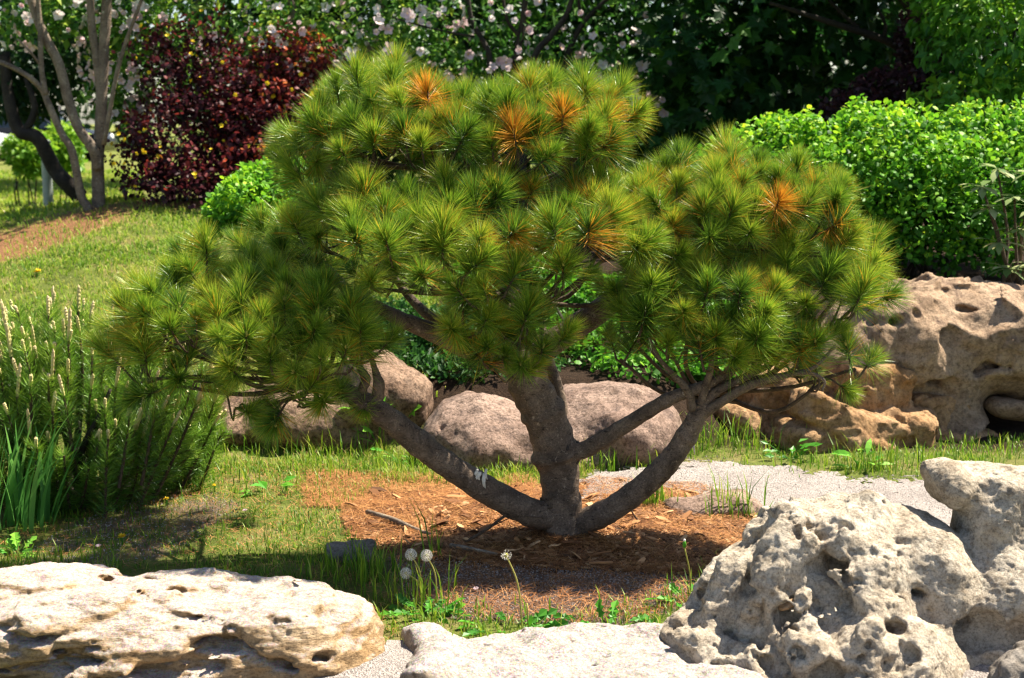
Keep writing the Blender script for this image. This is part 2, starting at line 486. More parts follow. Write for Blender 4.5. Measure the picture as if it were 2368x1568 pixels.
def terrain(x, y):
    x = np.asarray(x, float); y = np.asarray(y, float)
    P = np.stack([x, y, np.zeros_like(x)], -1)
    z = 0.05 * np.exp(-(((x - 0.05) / 0.75) ** 2 + ((y - 5.65) / 0.55) ** 2))
    z = z + 0.012 * vnoise(P, 2.2, 3) + 0.006 * vnoise(P, 7.0, 5)
    slope = np.clip((y - 7.2) / 4.8, 0, 1) * crest_z(x)
    wl = sstep(0.6, -1.2, x)
    mid = sstep(6.95, 7.5, y) * 0.32 * sstep(-1.7, -1.2, x) * sstep(1.3, 0.7, x)
    right = sstep(7.6, 8.3, y) * 0.66 * sstep(0.7, 1.5, x)
    up = np.maximum(np.maximum(slope * wl, mid + (1 - wl) * sstep(7.6, 9.5, y) * 0.35), right)
    up = np.maximum(up, sstep(8.5, 11.5, y) * 0.75 * (1 - wl))
    back = sstep(12.6, 17.0, y)
    up = up * (1 - back) + 0.42 * back
    near = sstep(4.35, 3.6, y)
    return z + up - 0.05 * near + 0.02 * vnoise(P, 0.6, 9) * sstep(7.5, 9, y)

def on_ground(u, v, lift=0.0):
    d = ray(u, v)
    lo, hi = 2.0, 80.0
    ts = np.concatenate([np.linspace(2.0, 16, 1400), np.linspace(16.05, 90, 600)])
    x = d[0] * ts; y = d[1] * ts; z = CAMZ + d[2] * ts
    below = z < terrain(x, y) + lift
    k = int(np.argmax(below)) if below.any() else len(ts) - 1
    return np.array([x[k], y[k], float(terrain(x[k], y[k])) + lift])

def inpoly(u, v, poly):
    u = np.asarray(u); v = np.asarray(v)
    c = np.zeros(u.shape, bool); n = len(poly); j = n - 1
    for i in range(n):
        xi, yi = poly[i]; xj, yj = poly[j]
        m = ((yi > v) != (yj > v)) & (u < (xj - xi) * (v - yi) / (yj - yi + 1e-9) + xi)
        c ^= m; j = i
    return c

MULCH = [(790, 1190), (880, 1140), (1060, 1140), (1300, 1120), (1480, 1110), (1640, 1130), (1740, 1190), (1720, 1290), (1640, 1330), (1480, 1330), (1200, 1310), (950, 1295), (820, 1250)]
SOIL = [(900, 1280), (1200, 1300), (1480, 1320), (1640, 1320), (1620, 1380), (1480, 1440), (1300, 1450), (1050, 1430), (930, 1380)]
THIN = [(40, 1300), (180, 1200), (330, 1150), (520, 1130), (560, 1180), (440, 1260), (300, 1310), (120, 1330)]
PATHP = [(1330, 1150), (1360, 1095), (1480, 1085), (1640, 1058), (1800, 1080), (1960, 1105), (2100, 1108), (2500, 1090), (2700, 1200), (2500, 1500), (1880, 1290), (1790, 1180), (1700, 1160), (1560, 1130), (1450, 1140)]
GRASS = [
    ([(-60, 1260), (150, 1180), (330, 1125), (560, 1070), (860, 1070), (1010, 1120), (880, 1150), (780, 1200), (860, 1290), (910, 1380), (910, 1500), (-60, 1420)], 3800),
    ([(330, 1110), (470, 1000), (700, 980), (950, 1050), (1250, 1090), (1250, 1140), (900, 1120), (560, 1090)], 5200),
    ([(870, 1370), (1000, 1400), (1200, 1440), (1400, 1420), (1580, 1340), (1660, 1270), (1640, 1420), (1560, 1500), (1300, 1490), (890, 1500)], 3600),
    ([(1335, 1115), (1335, 1040), (1400, 1000), (1570, 980), (1650, 1040), (1480, 1090)], 4600),
    ([(1600, 1060), (1620, 985), (1750, 1010), (1900, 1055), (2100, 1035), (2420, 1005), (2420, 1060), (2100, 1100), (1950, 1100), (1800, 1065)], 3600),
]

def cells_mesh(xs, ys, dz=0.0, sel=None):
    X, Y = np.meshgrid(xs, ys)
    Z = terrain(X, Y) + dz
    V = np.stack([X, Y, Z], -1).reshape(-1, 3)
    nx = len(xs); i = np.arange(len(ys) - 1)[:, None]; j = np.arange(nx - 1)[None, :]
    a = i * nx + j
    Q = np.stack([a, a + 1, a + 1 + nx, a + nx], -1).reshape(-1, 4)
    if sel is not None:
        cen = V[Q].mean(1)
        Q = Q[sel(cen)]
        used, inv = np.unique(Q.ravel(), return_inverse=True)
        V = V[used]; Q = inv.reshape(-1, 4)
    return V, Q

xs = np.concatenate([-np.geomspace(180, 5.1, 26), np.arange(-5, 5.001, 0.035), np.geomspace(5.1, 180, 26)])
ys = np.concatenate([np.arange(-3, 3.4, 0.4), np.arange(3.5, 7.9, 0.03), np.arange(7.95, 13, 0.07), np.geomspace(13.1, 420, 46)])
V, Q = cells_mesh(xs, ys)
uu, vv = project(V)
near = V[:, 1] < 7.6
PN = V.copy(); PN[:, 2] = 0
wob = 22 * vnoise(PN, 5.0, 21) + 12 * vnoise(PN, 14.0, 22)
U2, V2 = uu + wob, vv + 0.5 * wob
mulch = (inpoly(U2, V2, MULCH) & near).astype(float)
soil = (inpoly(U2, V2, SOIL) & near) * 1.0
soil = np.maximum(soil, (inpoly(U2 + 1.5 * wob, V2 + wob, THIN) & near) * sstep(-.25, .35, vnoise(PN, 6.0, 23)) * .8)
def bare_d(u, v): return np.minimum(np.hypot((u - 60) / 300, (v - 556 + .30 * (u - 60)) / 46), 9)
bare = sstep(0.15, -0.25, bare_d(uu, vv) - 0.85 + 0.25 * vnoise(PN, 1.6, 31)) * (V[:, 1] > 8) * (V[:, 1] < 13)
bare = np.maximum(bare, 0.9 * sstep(0.1, -0.2, np.hypot((uu - 420) / 170, (vv - 468) / 24) - 0.8 + 0.3 * vnoise(PN, 1.9, 33)) * (V[:, 1] > 9) * (V[:, 1] < 13))
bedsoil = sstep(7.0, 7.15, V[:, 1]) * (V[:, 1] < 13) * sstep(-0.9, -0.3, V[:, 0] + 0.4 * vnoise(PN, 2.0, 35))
# ground material: grass soil, brown mulch, grey grit soil
m, nt, b = new_mat('ground')
def attr(nt, nm):
    a = nt.nodes.new('ShaderNodeAttribute'); a.attribute_name = nm
    return a.outputs['Fac']
n1 = tex(nt, 'noise', 3.0, 8, 0.65); n2 = tex(nt, 'noise', 60.0, 6, 0.7); n3 = tex(nt, 'voronoi', 170.0)
rg = ramp(nt, [(0.3, (0.075, 0.095, 0.022)), (0.5, (0.14, 0.17, 0.035)), (0.7, (0.26, 0.20, 0.085))])
nt.links.new(n1.outputs['Fac'], rg.inputs['Fac'])
rm = ramp(nt, [(0.3, (0.040, 0.020, 0.010)), (0.55, (0.13, 0.062, 0.028)), (0.75, (0.28, 0.15, 0.07))])
nt.links.new(n2.outputs['Fac'], rm.inputs['Fac'])
rs = ramp(nt, [(0.25, (0.075, 0.047, 0.033)), (0.55, (0.185, 0.125, 0.092)), (0.8, (0.34, 0.27, 0.23))])
nt.links.new(n2.outputs['Fac'], rs.inputs['Fac'])
rb = ramp(nt, [(0.3, (0.13, 0.060, 0.028)), (0.7, (0.34, 0.175, 0.085))])
nt.links.new(n2.outputs['Fac'], rb.inputs['Fac'])
rd = ramp(nt, [(0.3, (0.014, 0.009, 0.006)), (0.7, (0.055, 0.033, 0.02))])  # bed soil, its colour darkened to stand for the shade under the shrubs
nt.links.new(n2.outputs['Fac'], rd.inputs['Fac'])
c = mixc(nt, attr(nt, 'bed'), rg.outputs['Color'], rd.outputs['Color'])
c = mixc(nt, attr(nt, 'soil'), c, rs.outputs['Color'])
c = mixc(nt, attr(nt, 'mulch'), c, rm.outputs['Color'])
c = mixc(nt, attr(nt, 'bare'), c, rb.outputs['Color'])
nt.links.new(c, b.inputs['Base Color'])
b.inputs['Roughness'].default_value = 0.95; b.inputs['Specular IOR Level'].default_value = 0.1
p = bump(nt, b, n2.outputs['Fac'], 0.9, 0.03)
bump(nt, b, n3.outputs['Distance'], 0.5, 0.008, p)
M['ground'] = m
gg = G().add(V, None, Q)
me = gg.mesh('ground', M['ground'], True)
for nm, arr in (('mulch', mulch), ('soil', soil), ('bare', bare), ('bed', bedsoil)):
    a = me.attributes.new(nm, 'FLOAT', 'POINT'); a.data.foreach_set('value', arr.astype(np.float32))
ground = tag(link('ground', me), kind='structure')

m, nt, b = new_mat('gravel')
v1 = tex(nt, 'voronoi', 190.0); v2 = tex(nt, 'noise', 4.0, 5, 0.6); v3 = tex(nt, 'noise', 320.0, 3, 0.7)
rr = ramp(nt, [(0.25, (0.25, 0.215, 0.195)), (0.75, (0.36, 0.32, 0.295))])
nt.links.new(v2.outputs['Fac'], rr.inputs['Fac'])
sv = nt.nodes.new('ShaderNodeSeparateXYZ'); nt.links.new(v1.outputs['Color'], sv.inputs[0])
r5 = ramp(nt, [(0.0, (0.55,) * 3), (0.6, (1.0,) * 3), (1.0, (1.3,) * 3)])
nt.links.new(sv.outputs['X'], r5.inputs['Fac'])
nt.links.new(mixc(nt, 1.0, rr.outputs['Color'], r5.outputs['Color'], 'MULTIPLY'), b.inputs['Base Color'])
b.inputs['Roughness'].default_value = 0.95; b.inputs['Specular IOR Level'].default_value = 0.1
p = bump(nt, b, v1.outputs['Distance'], 0.8, 0.008)
bump(nt, b, v3.outputs['Fac'], 0.4, 0.004, p)
M['gravel'] = m
def pathsel(cen):
    u, v = project(cen)
    w = 16 * fbm(np.stack([cen[:, 0], cen[:, 1], 0 * cen[:, 0]], -1), 6.0, 4, 41, 0.7)
    return inpoly(u + w, v + w, PATHP) & (cen[:, 1] > 5.6) & (cen[:, 1] < 7.4)
V, Q = cells_mesh(np.arange(0.2, 3.6, 0.014), np.arange(5.5, 7.6, 0.014), 0.014, pathsel)
tag(link('gravel_path', G().add(V, None, Q).mesh('gravel_path', M['gravel'], True)), kind='structure')
# grit in the gap between the stones at the bottom
V, Q = cells_mesh(np.arange(-1.2, 2.6, 0.05), np.arange(2.6, 4.5, 0.05), 0.02, lambda c: (np.abs(c[:, 0] - 0.5) + 0.08 * vnoise(c, 5.0, 7) < 1.6) & (c[:, 1] < 4.32 + 0.1 * vnoise(c, 4.0, 8)))
tag(link('gravel_path', G().add(V, None, Q).mesh('grit', M['gravel'], True)), kind='structure')

# ------------------------------------------------------------------ rocks: distance fields meshed with surface nets
def surface_nets(d, org, h):
    ins = d < 0
    s = (slice(None, -1), slice(1, None))
    cnt = np.zeros(tuple(k - 1 for k in d.shape), np.int8)
    for a in (0, 1):
        for b_ in (0, 1):
            for c_ in (0, 1):
                cnt += ins[s[a], s[b_], s[c_]]
    act = (cnt > 0) & (cnt < 8)
    I = np.argwhere(act)
    idx = np.full(act.shape, -1, np.int64); idx[act] = np.arange(len(I))
    acc = np.zeros((len(I), 3), np.float32); num = np.zeros(len(I), np.float32)
    corners = [(a, b_, c_) for a in (0, 1) for b_ in (0, 1) for c_ in (0, 1)]
    val = {c_: d[I[:, 0] + c_[0], I[:, 1] + c_[1], I[:, 2] + c_[2]] for c_ in corners}
    for c0 in corners:
        for ax in range(3):
            if c0[ax] == 0:
                c1 = list(c0); c1[ax] = 1; c1 = tuple(c1)
                a, b_ = val[c0], val[c1]
                m_ = (a < 0) != (b_ < 0)
                t = np.where(m_, a / np.where(m_, a - b_, 1), 0)
                p = np.repeat(np.array(c0, np.float32)[None], len(I), 0); p[:, ax] += t
                acc += p * m_[:, None]; num += m_
    V = (I + acc / num[:, None]) * h + np.asarray(org)
    Qs = []
    for ax in range(3):
        o1, o2 = (ax + 1) % 3, (ax + 2) % 3
        A = np.moveaxis(ins, [ax, o1, o2], [0, 1, 2]); J = np.moveaxis(idx, [ax, o1, o2], [0, 1, 2])
        a = A[:-1, 1:-1, 1:-1]; b_ = A[1:, 1:-1, 1:-1]
        for flip, m_ in ((False, a & ~b_), (True, ~a & b_)):
            K = np.argwhere(m_)
            if len(K) == 0: continue
            i, j, k = K[:, 0], K[:, 1], K[:, 2]
            q = np.stack([J[i, j, k], J[i, j + 1, k], J[i, j + 1, k + 1], J[i, j, k + 1]], -1)
            Qs.append(q[:, ::-1] if flip else q)
    return V, np.concatenate(Qs)

def vert_normals(V, Q):
    n = np.cross(V[Q[:, 2]] - V[Q[:, 0]], V[Q[:, 3]] - V[Q[:, 1]])
    N = np.zeros_like(V)
    for k in range(4): np.add.at(N, Q[:, k], n)
    return unit(N)

def smin(a, b, k):
    h = np.clip(0.5 + 0.5 * (b - a) / k, 0, 1)
    return b + (a - b) * h - k * h * (1 - h)

def prim(P, e):
    """e = (kind, centre, radii, yaw, tilt)"""
    kind, c, r = e[0], np.asarray(e[1], np.float32), np.asarray(e[2], np.float32)
    p = P - c
    if len(e) > 3 and (e[3] or (len(e) > 4 and e[4])):
        R = np.array((Matrix.Rotation(e[3], 3, 'Z') @ Matrix.Rotation(e[4] if len(e) > 4 else 0, 3, 'Y')), np.float32)
        p = p @ R
    if kind == 'e':
        k0 = np.linalg.norm(p / r, axis=-1)
        k1 = np.linalg.norm(p / (r * r), axis=-1) + 1e-6
        return k0 * (k0 - 1.0) / k1
    rr = float(min(r)) * 0.45
    q = np.abs(p) - (r - rr)
    return np.linalg.norm(np.maximum(q, 0), axis=-1) + np.minimum(q.max(-1), 0) - rr

HOLES = {}
def make_rock(name, prims, h, mat, k=0.06, carve=(), detail=None, fine=None, zmin=-0.12, label=None, cat='rock', group=None, warp=0.045, parent=None, holes=()):
    lo = np.min([np.asarray(e[1]) - np.max(e[2]) * (1.0 if len(e) > 3 else 0) - np.asarray(e[2]) * (0 if len(e) > 3 else 1.0) for e in prims], 0) - 0.08
    hi = np.max([np.asarray(e[1]) + np.max(e[2]) * (1.0 if len(e) > 3 else 0) + np.asarray(e[2]) * (0 if len(e) > 3 else 1.0) for e in prims], 0) + 0.08
    lo[2] = max(lo[2], zmin)
    n = np.ceil((hi - lo) / h).astype(int) + 1
    # coarse pass to find the band that holds the surface
    f = 3
    nc = n // f + 2
    ax = [lo[i] + np.arange(nc[i]) * h * f for i in range(3)]
    Pc = np.stack(np.meshgrid(*ax, indexing='ij'), -1).astype(np.float32)
    def base(P):
        P = P + np.stack([warp * vnoise(P, 4.0, 101) + .3 * warp * vnoise(P, 12.0, 104), warp * vnoise(P, 4.0, 102) + .3 * warp * vnoise(P, 12.0, 105), warp * vnoise(P, 4.0, 103) + .3 * warp * vnoise(P, 12.0, 106)], -1)
        d = None
        for e in prims:
            q = prim(P, e)
            d = q if d is None else smin(d, q, k)
        d = d + 0.035 * vnoise(P, 3.2, 5) * (1 if h < 0.02 else 1.4)
        for e in carve:
            q = prim(P, e)
            d = -smin(-d, q, 0.018)
        return d
    carve = list(carve)
    for (u, v, ru, rv, dep) in holes:      # hollows sunk where the photograph shows them
        dr = ray(u, v); dr = dr / np.linalg.norm(dr)
        t0 = max(.5, (lo[1] - .3)); ts = t0 + np.arange(0, hi[1] - lo[1] + .9, .005)
        Pr = np.array([0, 0, CAMZ]) + dr * ts[:, None]
        hit = base(Pr.astype(np.float32)) < 0
        if not hit.any(): continue
        p = Pr[int(np.argmax(hit))]
        HOLES.setdefault(name, []).append(p)
        sc_ = px(p[1])
        carve.append(('e', p + dr * dep * .25, (ru * sc_, dep, rv * sc_)))
    dc = base(Pc)
    band = (dc < 0.045 + h * f * 1.5) & (dc > -0.085 - h * f * 1.5)
    big = np.repeat(np.repeat(np.repeat(dc, f, 0), f, 1), f, 2)[:n[0], :n[1], :n[2]].astype(np.float32)
    bb = np.repeat(np.repeat(np.repeat(band, f, 0), f, 1), f, 2)[:n[0], :n[1], :n[2]]
    # shift-tolerant band
    I = np.argwhere(bb)
    P = (I * h + lo).astype(np.float32)
    d = base(P)
    if detail is not None:
        nearm = (d < 0.05) & (d > -0.10)
        d[nearm] = d[nearm] + detail(P[nearm])
    big[bb] = d
    big[~bb] = np.where(big[~bb] < 0, -1, 1)
    big[0], big[-1], big[:, 0], big[:, -1], big[:, :, 0], big[:, :, -1] = 1, 1, 1, 1, 1, 1
    V, Q = surface_nets(big, lo, h)
    if fine is not None:
        N = vert_normals(V, Q)
        V = V + N * fine(V, N)[:, None]
    g = G().add(V, None, Q)
    o = link(name, g.mesh(name, mat, True), parent)
    if label: tag(o, label, cat, group)
    return o

def px(Y):                              # metres per measured pixel at depth Y
    return Y * DS / FPX

def E(u, v, Y, ru, rv, ry, yaw=0, tilt=0, kind='e'):
    s = px(Y)
    return (kind, at(u, v, Y), (ru * s, ry, rv * s), yaw, tilt) if (yaw or tilt) else (kind, at(u, v, Y), (ru * s, ry, rv * s))

def pits(P, freq, seed, keep, depth, rad=0.42):
    w, r = worley(P, freq, seed)
    return depth * np.clip(1 - (w / (rad * (0.5 + r))) ** 2, 0, 1) * (r < keep)

M['limestone'] = rock_mat('pitted_limestone', (0.43, 0.355, 0.27), (0.56, 0.49, 0.40), (0.23, 0.175, 0.115), 0.6, None, 120.0, bs=0.9)
M['slab'] = rock_mat('tan_slab', (0.37, 0.235, 0.115), (0.47, 0.34, 0.21), (0.20, 0.125, 0.06), 0.5, (0.6, 0.8, 2.0), 110.0, top=(0.46, 0.39, 0.345), topmin=0.55, topmax=0.95, bs=0.9)
M['slab2'] = rock_mat('pale_slab', (0.33, 0.25, 0.17), (0.40, 0.33, 0.26), (0.20, 0.15, 0.095), 0.6, None, 110.0, top=(0.43, 0.375, 0.345), topmin=0.35, topmax=0.85, bs=0.9)
M['granite'] = rock_mat('pink_granite', (0.215, 0.145, 0.115), (0.35, 0.25, 0.20), (0.12, 0.088, 0.078), 0.8, None, 75.0, bs=0.8)
M['granite2'] = rock_mat('brown_granite', (0.20, 0.125, 0.085), (0.33, 0.225, 0.16), (0.09, 0.065, 0.052), 0.9, None, 55.0, bs=0.9)
M['sandstone'] = rock_mat('sandstone', (0.27, 0.18, 0.115), (0.40, 0.29, 0.20), (0.15, 0.10, 0.075), 0.5, None, 60.0, bs=0.8)
M['ochre'] = rock_mat('ochre_rock', (0.29, 0.155, 0.065), (0.42, 0.27, 0.15), (0.14, 0.078, 0.04), 0.5, None, 60.0, bs=0.8)
M['greystone'] = rock_mat('grey_stone', (0.19, 0.165, 0.14), (0.30, 0.265, 0.23), (0.12, 0.10, 0.08), 0.5, None, 110.0, bs=0.8)

# the pitted limestone on the right
def lime_detail(P):
    q = P + np.stack([.014 * vnoise(P, 22.0, 111), .014 * vnoise(P, 22.0, 112), .014 * vnoise(P, 22.0, 113)], -1)
    rugged = sstep(1.36, 1.05, P[:, 0] + 0.15 * vnoise(P, 4.0, 12)) * 0.8 + 0.2
    ridge = 1 - np.abs(vnoise(P, 9.0, 4)) * 2.2
    w1 = 0.035 * np.clip(1 - 3.2 * np.abs(vnoise(P, (4.5, 4.5, 3.6), 19)), 0, 1) + 0.034 * vnoise(P, 7.5, 3) - 0.016 * np.clip(ridge, 0, 1) + 0.012 * vnoise(P, 26.0, 6) + 0.006 * vnoise(P, 52.0, 7)
    return (w1 * rugged + pits(q, (9.5, 9.5, 12.0), 8, 0.16, 0.07) * rugged + pits(q, (20.0, 20.0, 27.0), 9, 0.26, 0.032) * rugged + pits(P, 46.0, 10, 0.34, 0.012) * (.4 + .6 * rugged)).astype(np.float32)
def lime_fine(V, N):
    return 0.0030 * vnoise(V, 70.0, 61) + 0.0018 * vnoise(V, 150.0, 62) - 0.004 * pits(V, 95.0, 63, 0.35, 1.0, 0.4)
lime = [E(1950, 1325, 4.45, 235, 185, .30), E(1780, 1400, 4.38, 165, 150, .26), E(1650, 1500, 4.28, 120, 90, .20), E(1950, 1540, 4.22, 300, 190, .34),
        E(2285, 1190, 4.50, 95, 140, .17), E(2205, 1115, 4.46, 58, 62, .12), E(2310, 1410, 4.45, 205, 200, .32), E(2470, 1240, 4.52, 190, 190, .28), E(2330, 1110, 4.5, 120, 45, .14),
        E(2150, 1620, 4.35, 520, 150, .36), E(1880, 1250, 4.40, 110, 70, .16), E(2130, 1360, 4.42, 110, 170, .28), E(2080, 1260, 4.45, 90, 90, .24), E(1830, 1300, 4.42, 110, 110, .24)]
lime_carve = []
lime_holes = [(1826, 1406, 34, 26, .09), (1949, 1326, 24, 24, .09), (2045, 1340, 28, 13, .07), (1929, 1455, 34, 10, .06), (2035, 1478, 38, 22, .05), (2104, 1537, 26, 22, .08), (2049, 1546, 14, 13, .07), (1945, 1562, 44, 26, .08), (1785, 1540, 26, 14, .08),
              (2222, 1450, 34, 26, .10), (2262, 1462, 85, 60, .05), (2355, 1470, 28, 46, .06), (1752, 1352, 12, 14, .06), (1966, 1392, 12, 20, .06), (1888, 1420, 6, 6, .05), (1966, 1450, 8, 8, .05), (1990, 1460, 9, 12, .05), (1850, 1240, 20, 20, .03), (2064, 1465, 20, 12, .05),
              (1872, 1215, 14, 30, .03), (1848, 1250, 18, 30, .035), (1800, 1290, 12, 40, .03), (1785, 1345, 11, 50, .035), (1775, 1405, 11, 50, .035), (1768, 1460, 13, 40, .04), (1905, 1302, 50, 8, .03), (2018, 1105, 4, 4, .02), (2115, 1365, 20, 10, .04), (2290, 1120, 20, 16, .02), (2320, 1150, 22, 12, .025), (1905, 1500, 16, 10, .04), (1860, 1500, 14, 18, .04), (1990, 1530, 12, 8, .04), (1740, 1450, 30, 16, .03)]
make_rock('limestone_rock', lime, 0.0075, M['limestone'], 0.05, lime_carve, lime_detail, lime_fine, holes=lime_holes, warp=.03, label='large pale grey limestone rock riddled with holes, rising to a blunt horn', cat='rock')

def slab_detail(P):
    s = np.array([1.0, 1.0, 2.6], np.float32)
    d = 0.022 * vnoise(P * s, 5.0, 13) + 0.012 * vnoise(P * s, 13.0, 14) + 0.006 * vnoise(P * s, 30.0, 15)
    front = sstep(4.42, 4.22, P[:, 1] + 0.5 * (P[:, 2] - 0.15))
    d = d + pits(P + .01 * vnoise(P, 30.0, 19)[:, None], (8.0, 10.0, 30.0), 16, 0.13, 0.035) * front + pits(P, (24.0, 26.0, 60.0), 17, 0.28, 0.012) * (0.15 + 0.85 * front) + .014 * np.clip(1 - 5 * np.abs(vnoise(P * s, 3.0, 18)), 0, 1)
    return d.astype(np.float32)
def slab_fine(V, N):
    return 0.0026 * vnoise(V, 75.0, 64) + 0.0014 * vnoise(V, 160.0, 65) - 0.003 * pits(V, (60.0, 60.0, 110.0), 66, 0.4, 1.0, 0.4)
slab = [E(440, 1480, 4.33, 430, 120, .33), E(120, 1450, 4.36, 360, 115, .33), E(-180, 1480, 4.3, 330, 140, .36), E(705, 1490, 4.30, 180, 120, .28),
        E(440, 1350, 4.62, 130, 42, .13), E(215, 1352, 4.64, 105, 42, .13), E(590, 1385, 4.55, 200, 52, .17), E(400, 1620, 4.2, 470, 140, .34), E(-50, 1380, 4.5, 140, 42, .15)]
slab_carve = []
slab_holes = [(620, 1495, 44, 9, .04), (690, 1526, 90, 12, .04), (330, 1560, 60, 8, .06), (470, 1548, 46, 7, .05), (120, 1470, 46, 5, .03), (250, 1492, 50, 5, .03), (110, 1548, 46, 6, .04), (130, 1405, 60, 10, .02), (300, 1340, 60, 12, .035), (640, 1440, 30, 5, .03), (690, 1370, 20, 4, .02), (200, 1530, 36, 5, .04), (500, 1500, 36, 5, .04)]
make_rock('rock_slab', slab, 0.0075, M['slab'], 0.045, slab_carve, slab_detail, slab_fine, holes=slab_holes, warp=.018, label='broad tan layered rock slab with a bleached top beside the shaded lawn', cat='rock')

def slab2_detail(P):
    return (0.016 * vnoise(P, 5.0, 23) + 0.008 * vnoise(P, 14.0, 24) + 0.003 * vnoise(P, 34.0, 25) + pits(P, (16, 16, 22), 26, 0.22, 0.018)).astype(np.float32)
slab2 = [E(1250, 1580, 4.15, 330, 88, .26, kind='b'), E(1620, 1592, 4.17, 240, 78, .26, kind='b'), E(985, 1600, 4.16, 115, 62, .20), E(1780, 1610, 4.15, 120, 70, .2)]
make_rock('rock_slab', slab2, 0.0075, M['slab2'], 0.06, [], slab2_detail, slab_fine, label='low flat pale slab dusted with grit below the dandelions', cat='rock')
make_rock('boulder', [E(2390, 1570, 3.9, 85, 95, .12), E(2420, 1620, 3.85, 90, 90, .12)], 0.009, M['greystone'], 0.04, (), lambda P: (0.01 * vnoise(P, 18.0, 71) + 0.01 * vnoise(P, 40.0, 72)).astype(np.float32), None, label='small rough grey stone leaning against the holed limestone rock', cat='stone')
# the ochre pebble lodged in a hole of the limestone
hp = HOLES['limestone_rock'][0]; ps = px(hp[1])
make_rock('pebble', [('e', hp + [-.006, .03, -.002], (.034, .030, .017), .3, -.35), ('e', hp + [.010, .035, .006], (.022, .026, .017))], 0.004, M['ochre'], 0.01, (), lambda P: (0.002 * vnoise(P, 60.0, 73)).astype(np.float32), None, warp=0.0, zmin=-1, label='ochre pebble lodged in a hole of the limestone rock', cat='stone')
# small stones on the ground
make_rock('stone', [E(800, 1268, 5.22, 50, 26, .07), E(830, 1262, 5.24, 32, 26, .06)], 0.008, M['greystone'], 0.03, (), lambda P: (0.008 * vnoise(P, 22.0, 74)).astype(np.float32), None, zmin=-0.05, label='small grey stone half hidden in grass at the edge of the wood chips', cat='stone')
make_rock('stone', [E(325, 1118, 6.30, 42, 16, .08), E(300, 1122, 6.28, 24, 12, .06)], 0.01, M['greystone'], 0.03, (), lambda P: (0.008 * vnoise(P, 22.0, 75)).astype(np.float32), None, zmin=-0.05, label='flat whitish stone in the grass under the candle-tipped pine shrub', cat='stone')
make_rock('stone', [E(1650, 1165, 5.95, 110, 30, .16), E(1600, 1175, 5.85, 70, 30, .12)], 0.011, M['granite'], 0.04, (), lambda P: (0.012 * vnoise(P, 14.0, 76)).astype(np.float32), None, zmin=-0.05, label='low rounded pinkish stone between the gravel path and the wood chips', cat='stone')
# boulders behind the pine
def gran_detail(P):
    return (0.03 * vnoise(P, 3.4, 31) + 0.014 * vnoise(P, 9.0, 32) + 0.005 * vnoise(P, 26.0, 33) + pits(P, 9.0, 34, 0.16, 0.022)).astype(np.float32)
def gran_fine(V, N):
    return 0.003 * vnoise(V, 48.0, 67) + 0.002 * vnoise(V, 100.0, 68)
make_rock('boulder', [E(1110, 1015, 6.95, 165, 105, .34), E(1400, 985, 7.05, 170, 100, .36), E(1250, 1060, 6.95, 260, 90, .34)], 0.016, M['granite'], 0.07, (), gran_detail, gran_fine, label='wide pinkish granite boulder with two humps behind the pine trunk', cat='boulder')
make_rock('boulder', [E(880, 925, 7.35, 125, 100, .32), E(700, 960, 7.3, 180, 80, .32), E(560, 985, 7.25, 110, 55, .25), E(820, 1000, 7.3, 140, 60, .3)], 0.016, M['granite2'], 0.05, (), gran_detail, gran_fine, label='brown speckled boulder under the drooping side of the pine crown', cat='boulder')
# the big weathered rock and the blocks it rests on
def sand_detail(P):
    return (0.05 * np.floor(3 * vnoise(P, (2.0, 2.0, 2.8), 49) + .5) / 3 + 0.03 * vnoise(P, 3.0, 41) - 0.05 * np.clip(1 - np.abs(vnoise(P, (2.6, 2.6, 3.4), 42)) * 5, 0, 1) + 0.010 * vnoise(P, 12.0, 45) + 0.006 * vnoise(P, 26.0, 43) + pits(P, 7.5, 44, 0.16, 0.06)).astype(np.float32)
def block_detail(P):
    return (0.03 * np.floor(2.5 * vnoise(P, 4.5, 44) + .5) / 2.5 + 0.012 * vnoise(P, 7.0, 46) + 0.010 * np.abs(vnoise(P, 11.0, 47)) + 0.006 * vnoise(P, 26.0, 48)).astype(np.float32)
make_rock('weathered_rock', [E(2080, 790, 7.75, 165, 130, .40), E(2290, 780, 7.85, 230, 125, .45), E(2180, 920, 7.72, 75, 140, .28), E(2400, 900, 7.95, 150, 150, .35), E(1960, 830, 7.7, 110, 80, .32), E(2230, 700, 7.95, 200, 55, .30), E(2185, 1010, 7.6, 55, 50, .2)], 0.016, M['sandstone'], 0.06,
          (),
          sand_detail, gran_fine, holes=[(2055, 740, 24, 17, .14), (2165, 868, 22, 12, .12), (2240, 712, 26, 7, .08), (2203, 895, 8, 8, .08), (2230, 918, 10, 10, .08), (2226, 940, 14, 12, .08), (2300, 850, 90, 6, .07), (2130, 1000, 70, 55, .10)], label='huge tan weathered rock with round holes under the bright green hedge', cat='rock')
def B(u, v, Y, ru, rv, ry, yaw, tilt): return E(u, v, Y, ru, rv, ry, yaw, tilt, 'b')
make_rock('ochre_rock', [B(2015, 895, 7.42, 88, 58, .18, .35, .12), B(1960, 975, 7.25, 150, 44, .17, .25, .42), B(2070, 1010, 7.32, 95, 70, .15, -.2, .1), B(1890, 1025, 7.2, 90, 62, .14, .5, -.15), B(1990, 1050, 7.15, 60, 40, .1, .2, .2)], 0.012, M['ochre'], 0.010, (), block_detail, gran_fine, warp=.03, label='angular orange-brown broken blocks under the weathered overhang', cat='rock')
make_rock('ochre_rock', [B(2150, 985, 7.55, 80, 95, .15, .2, .1), B(2200, 1040, 7.38, 55, 45, .12, -.4, .2), B(2260, 1060, 7.4, 50, 35, .1, .3, -.2)], 0.012, M['ochre'], 0.015, (), block_detail, gran_fine, warp=.03, label='hollow ochre stone face under the holed part of the weathered rock', cat='rock')
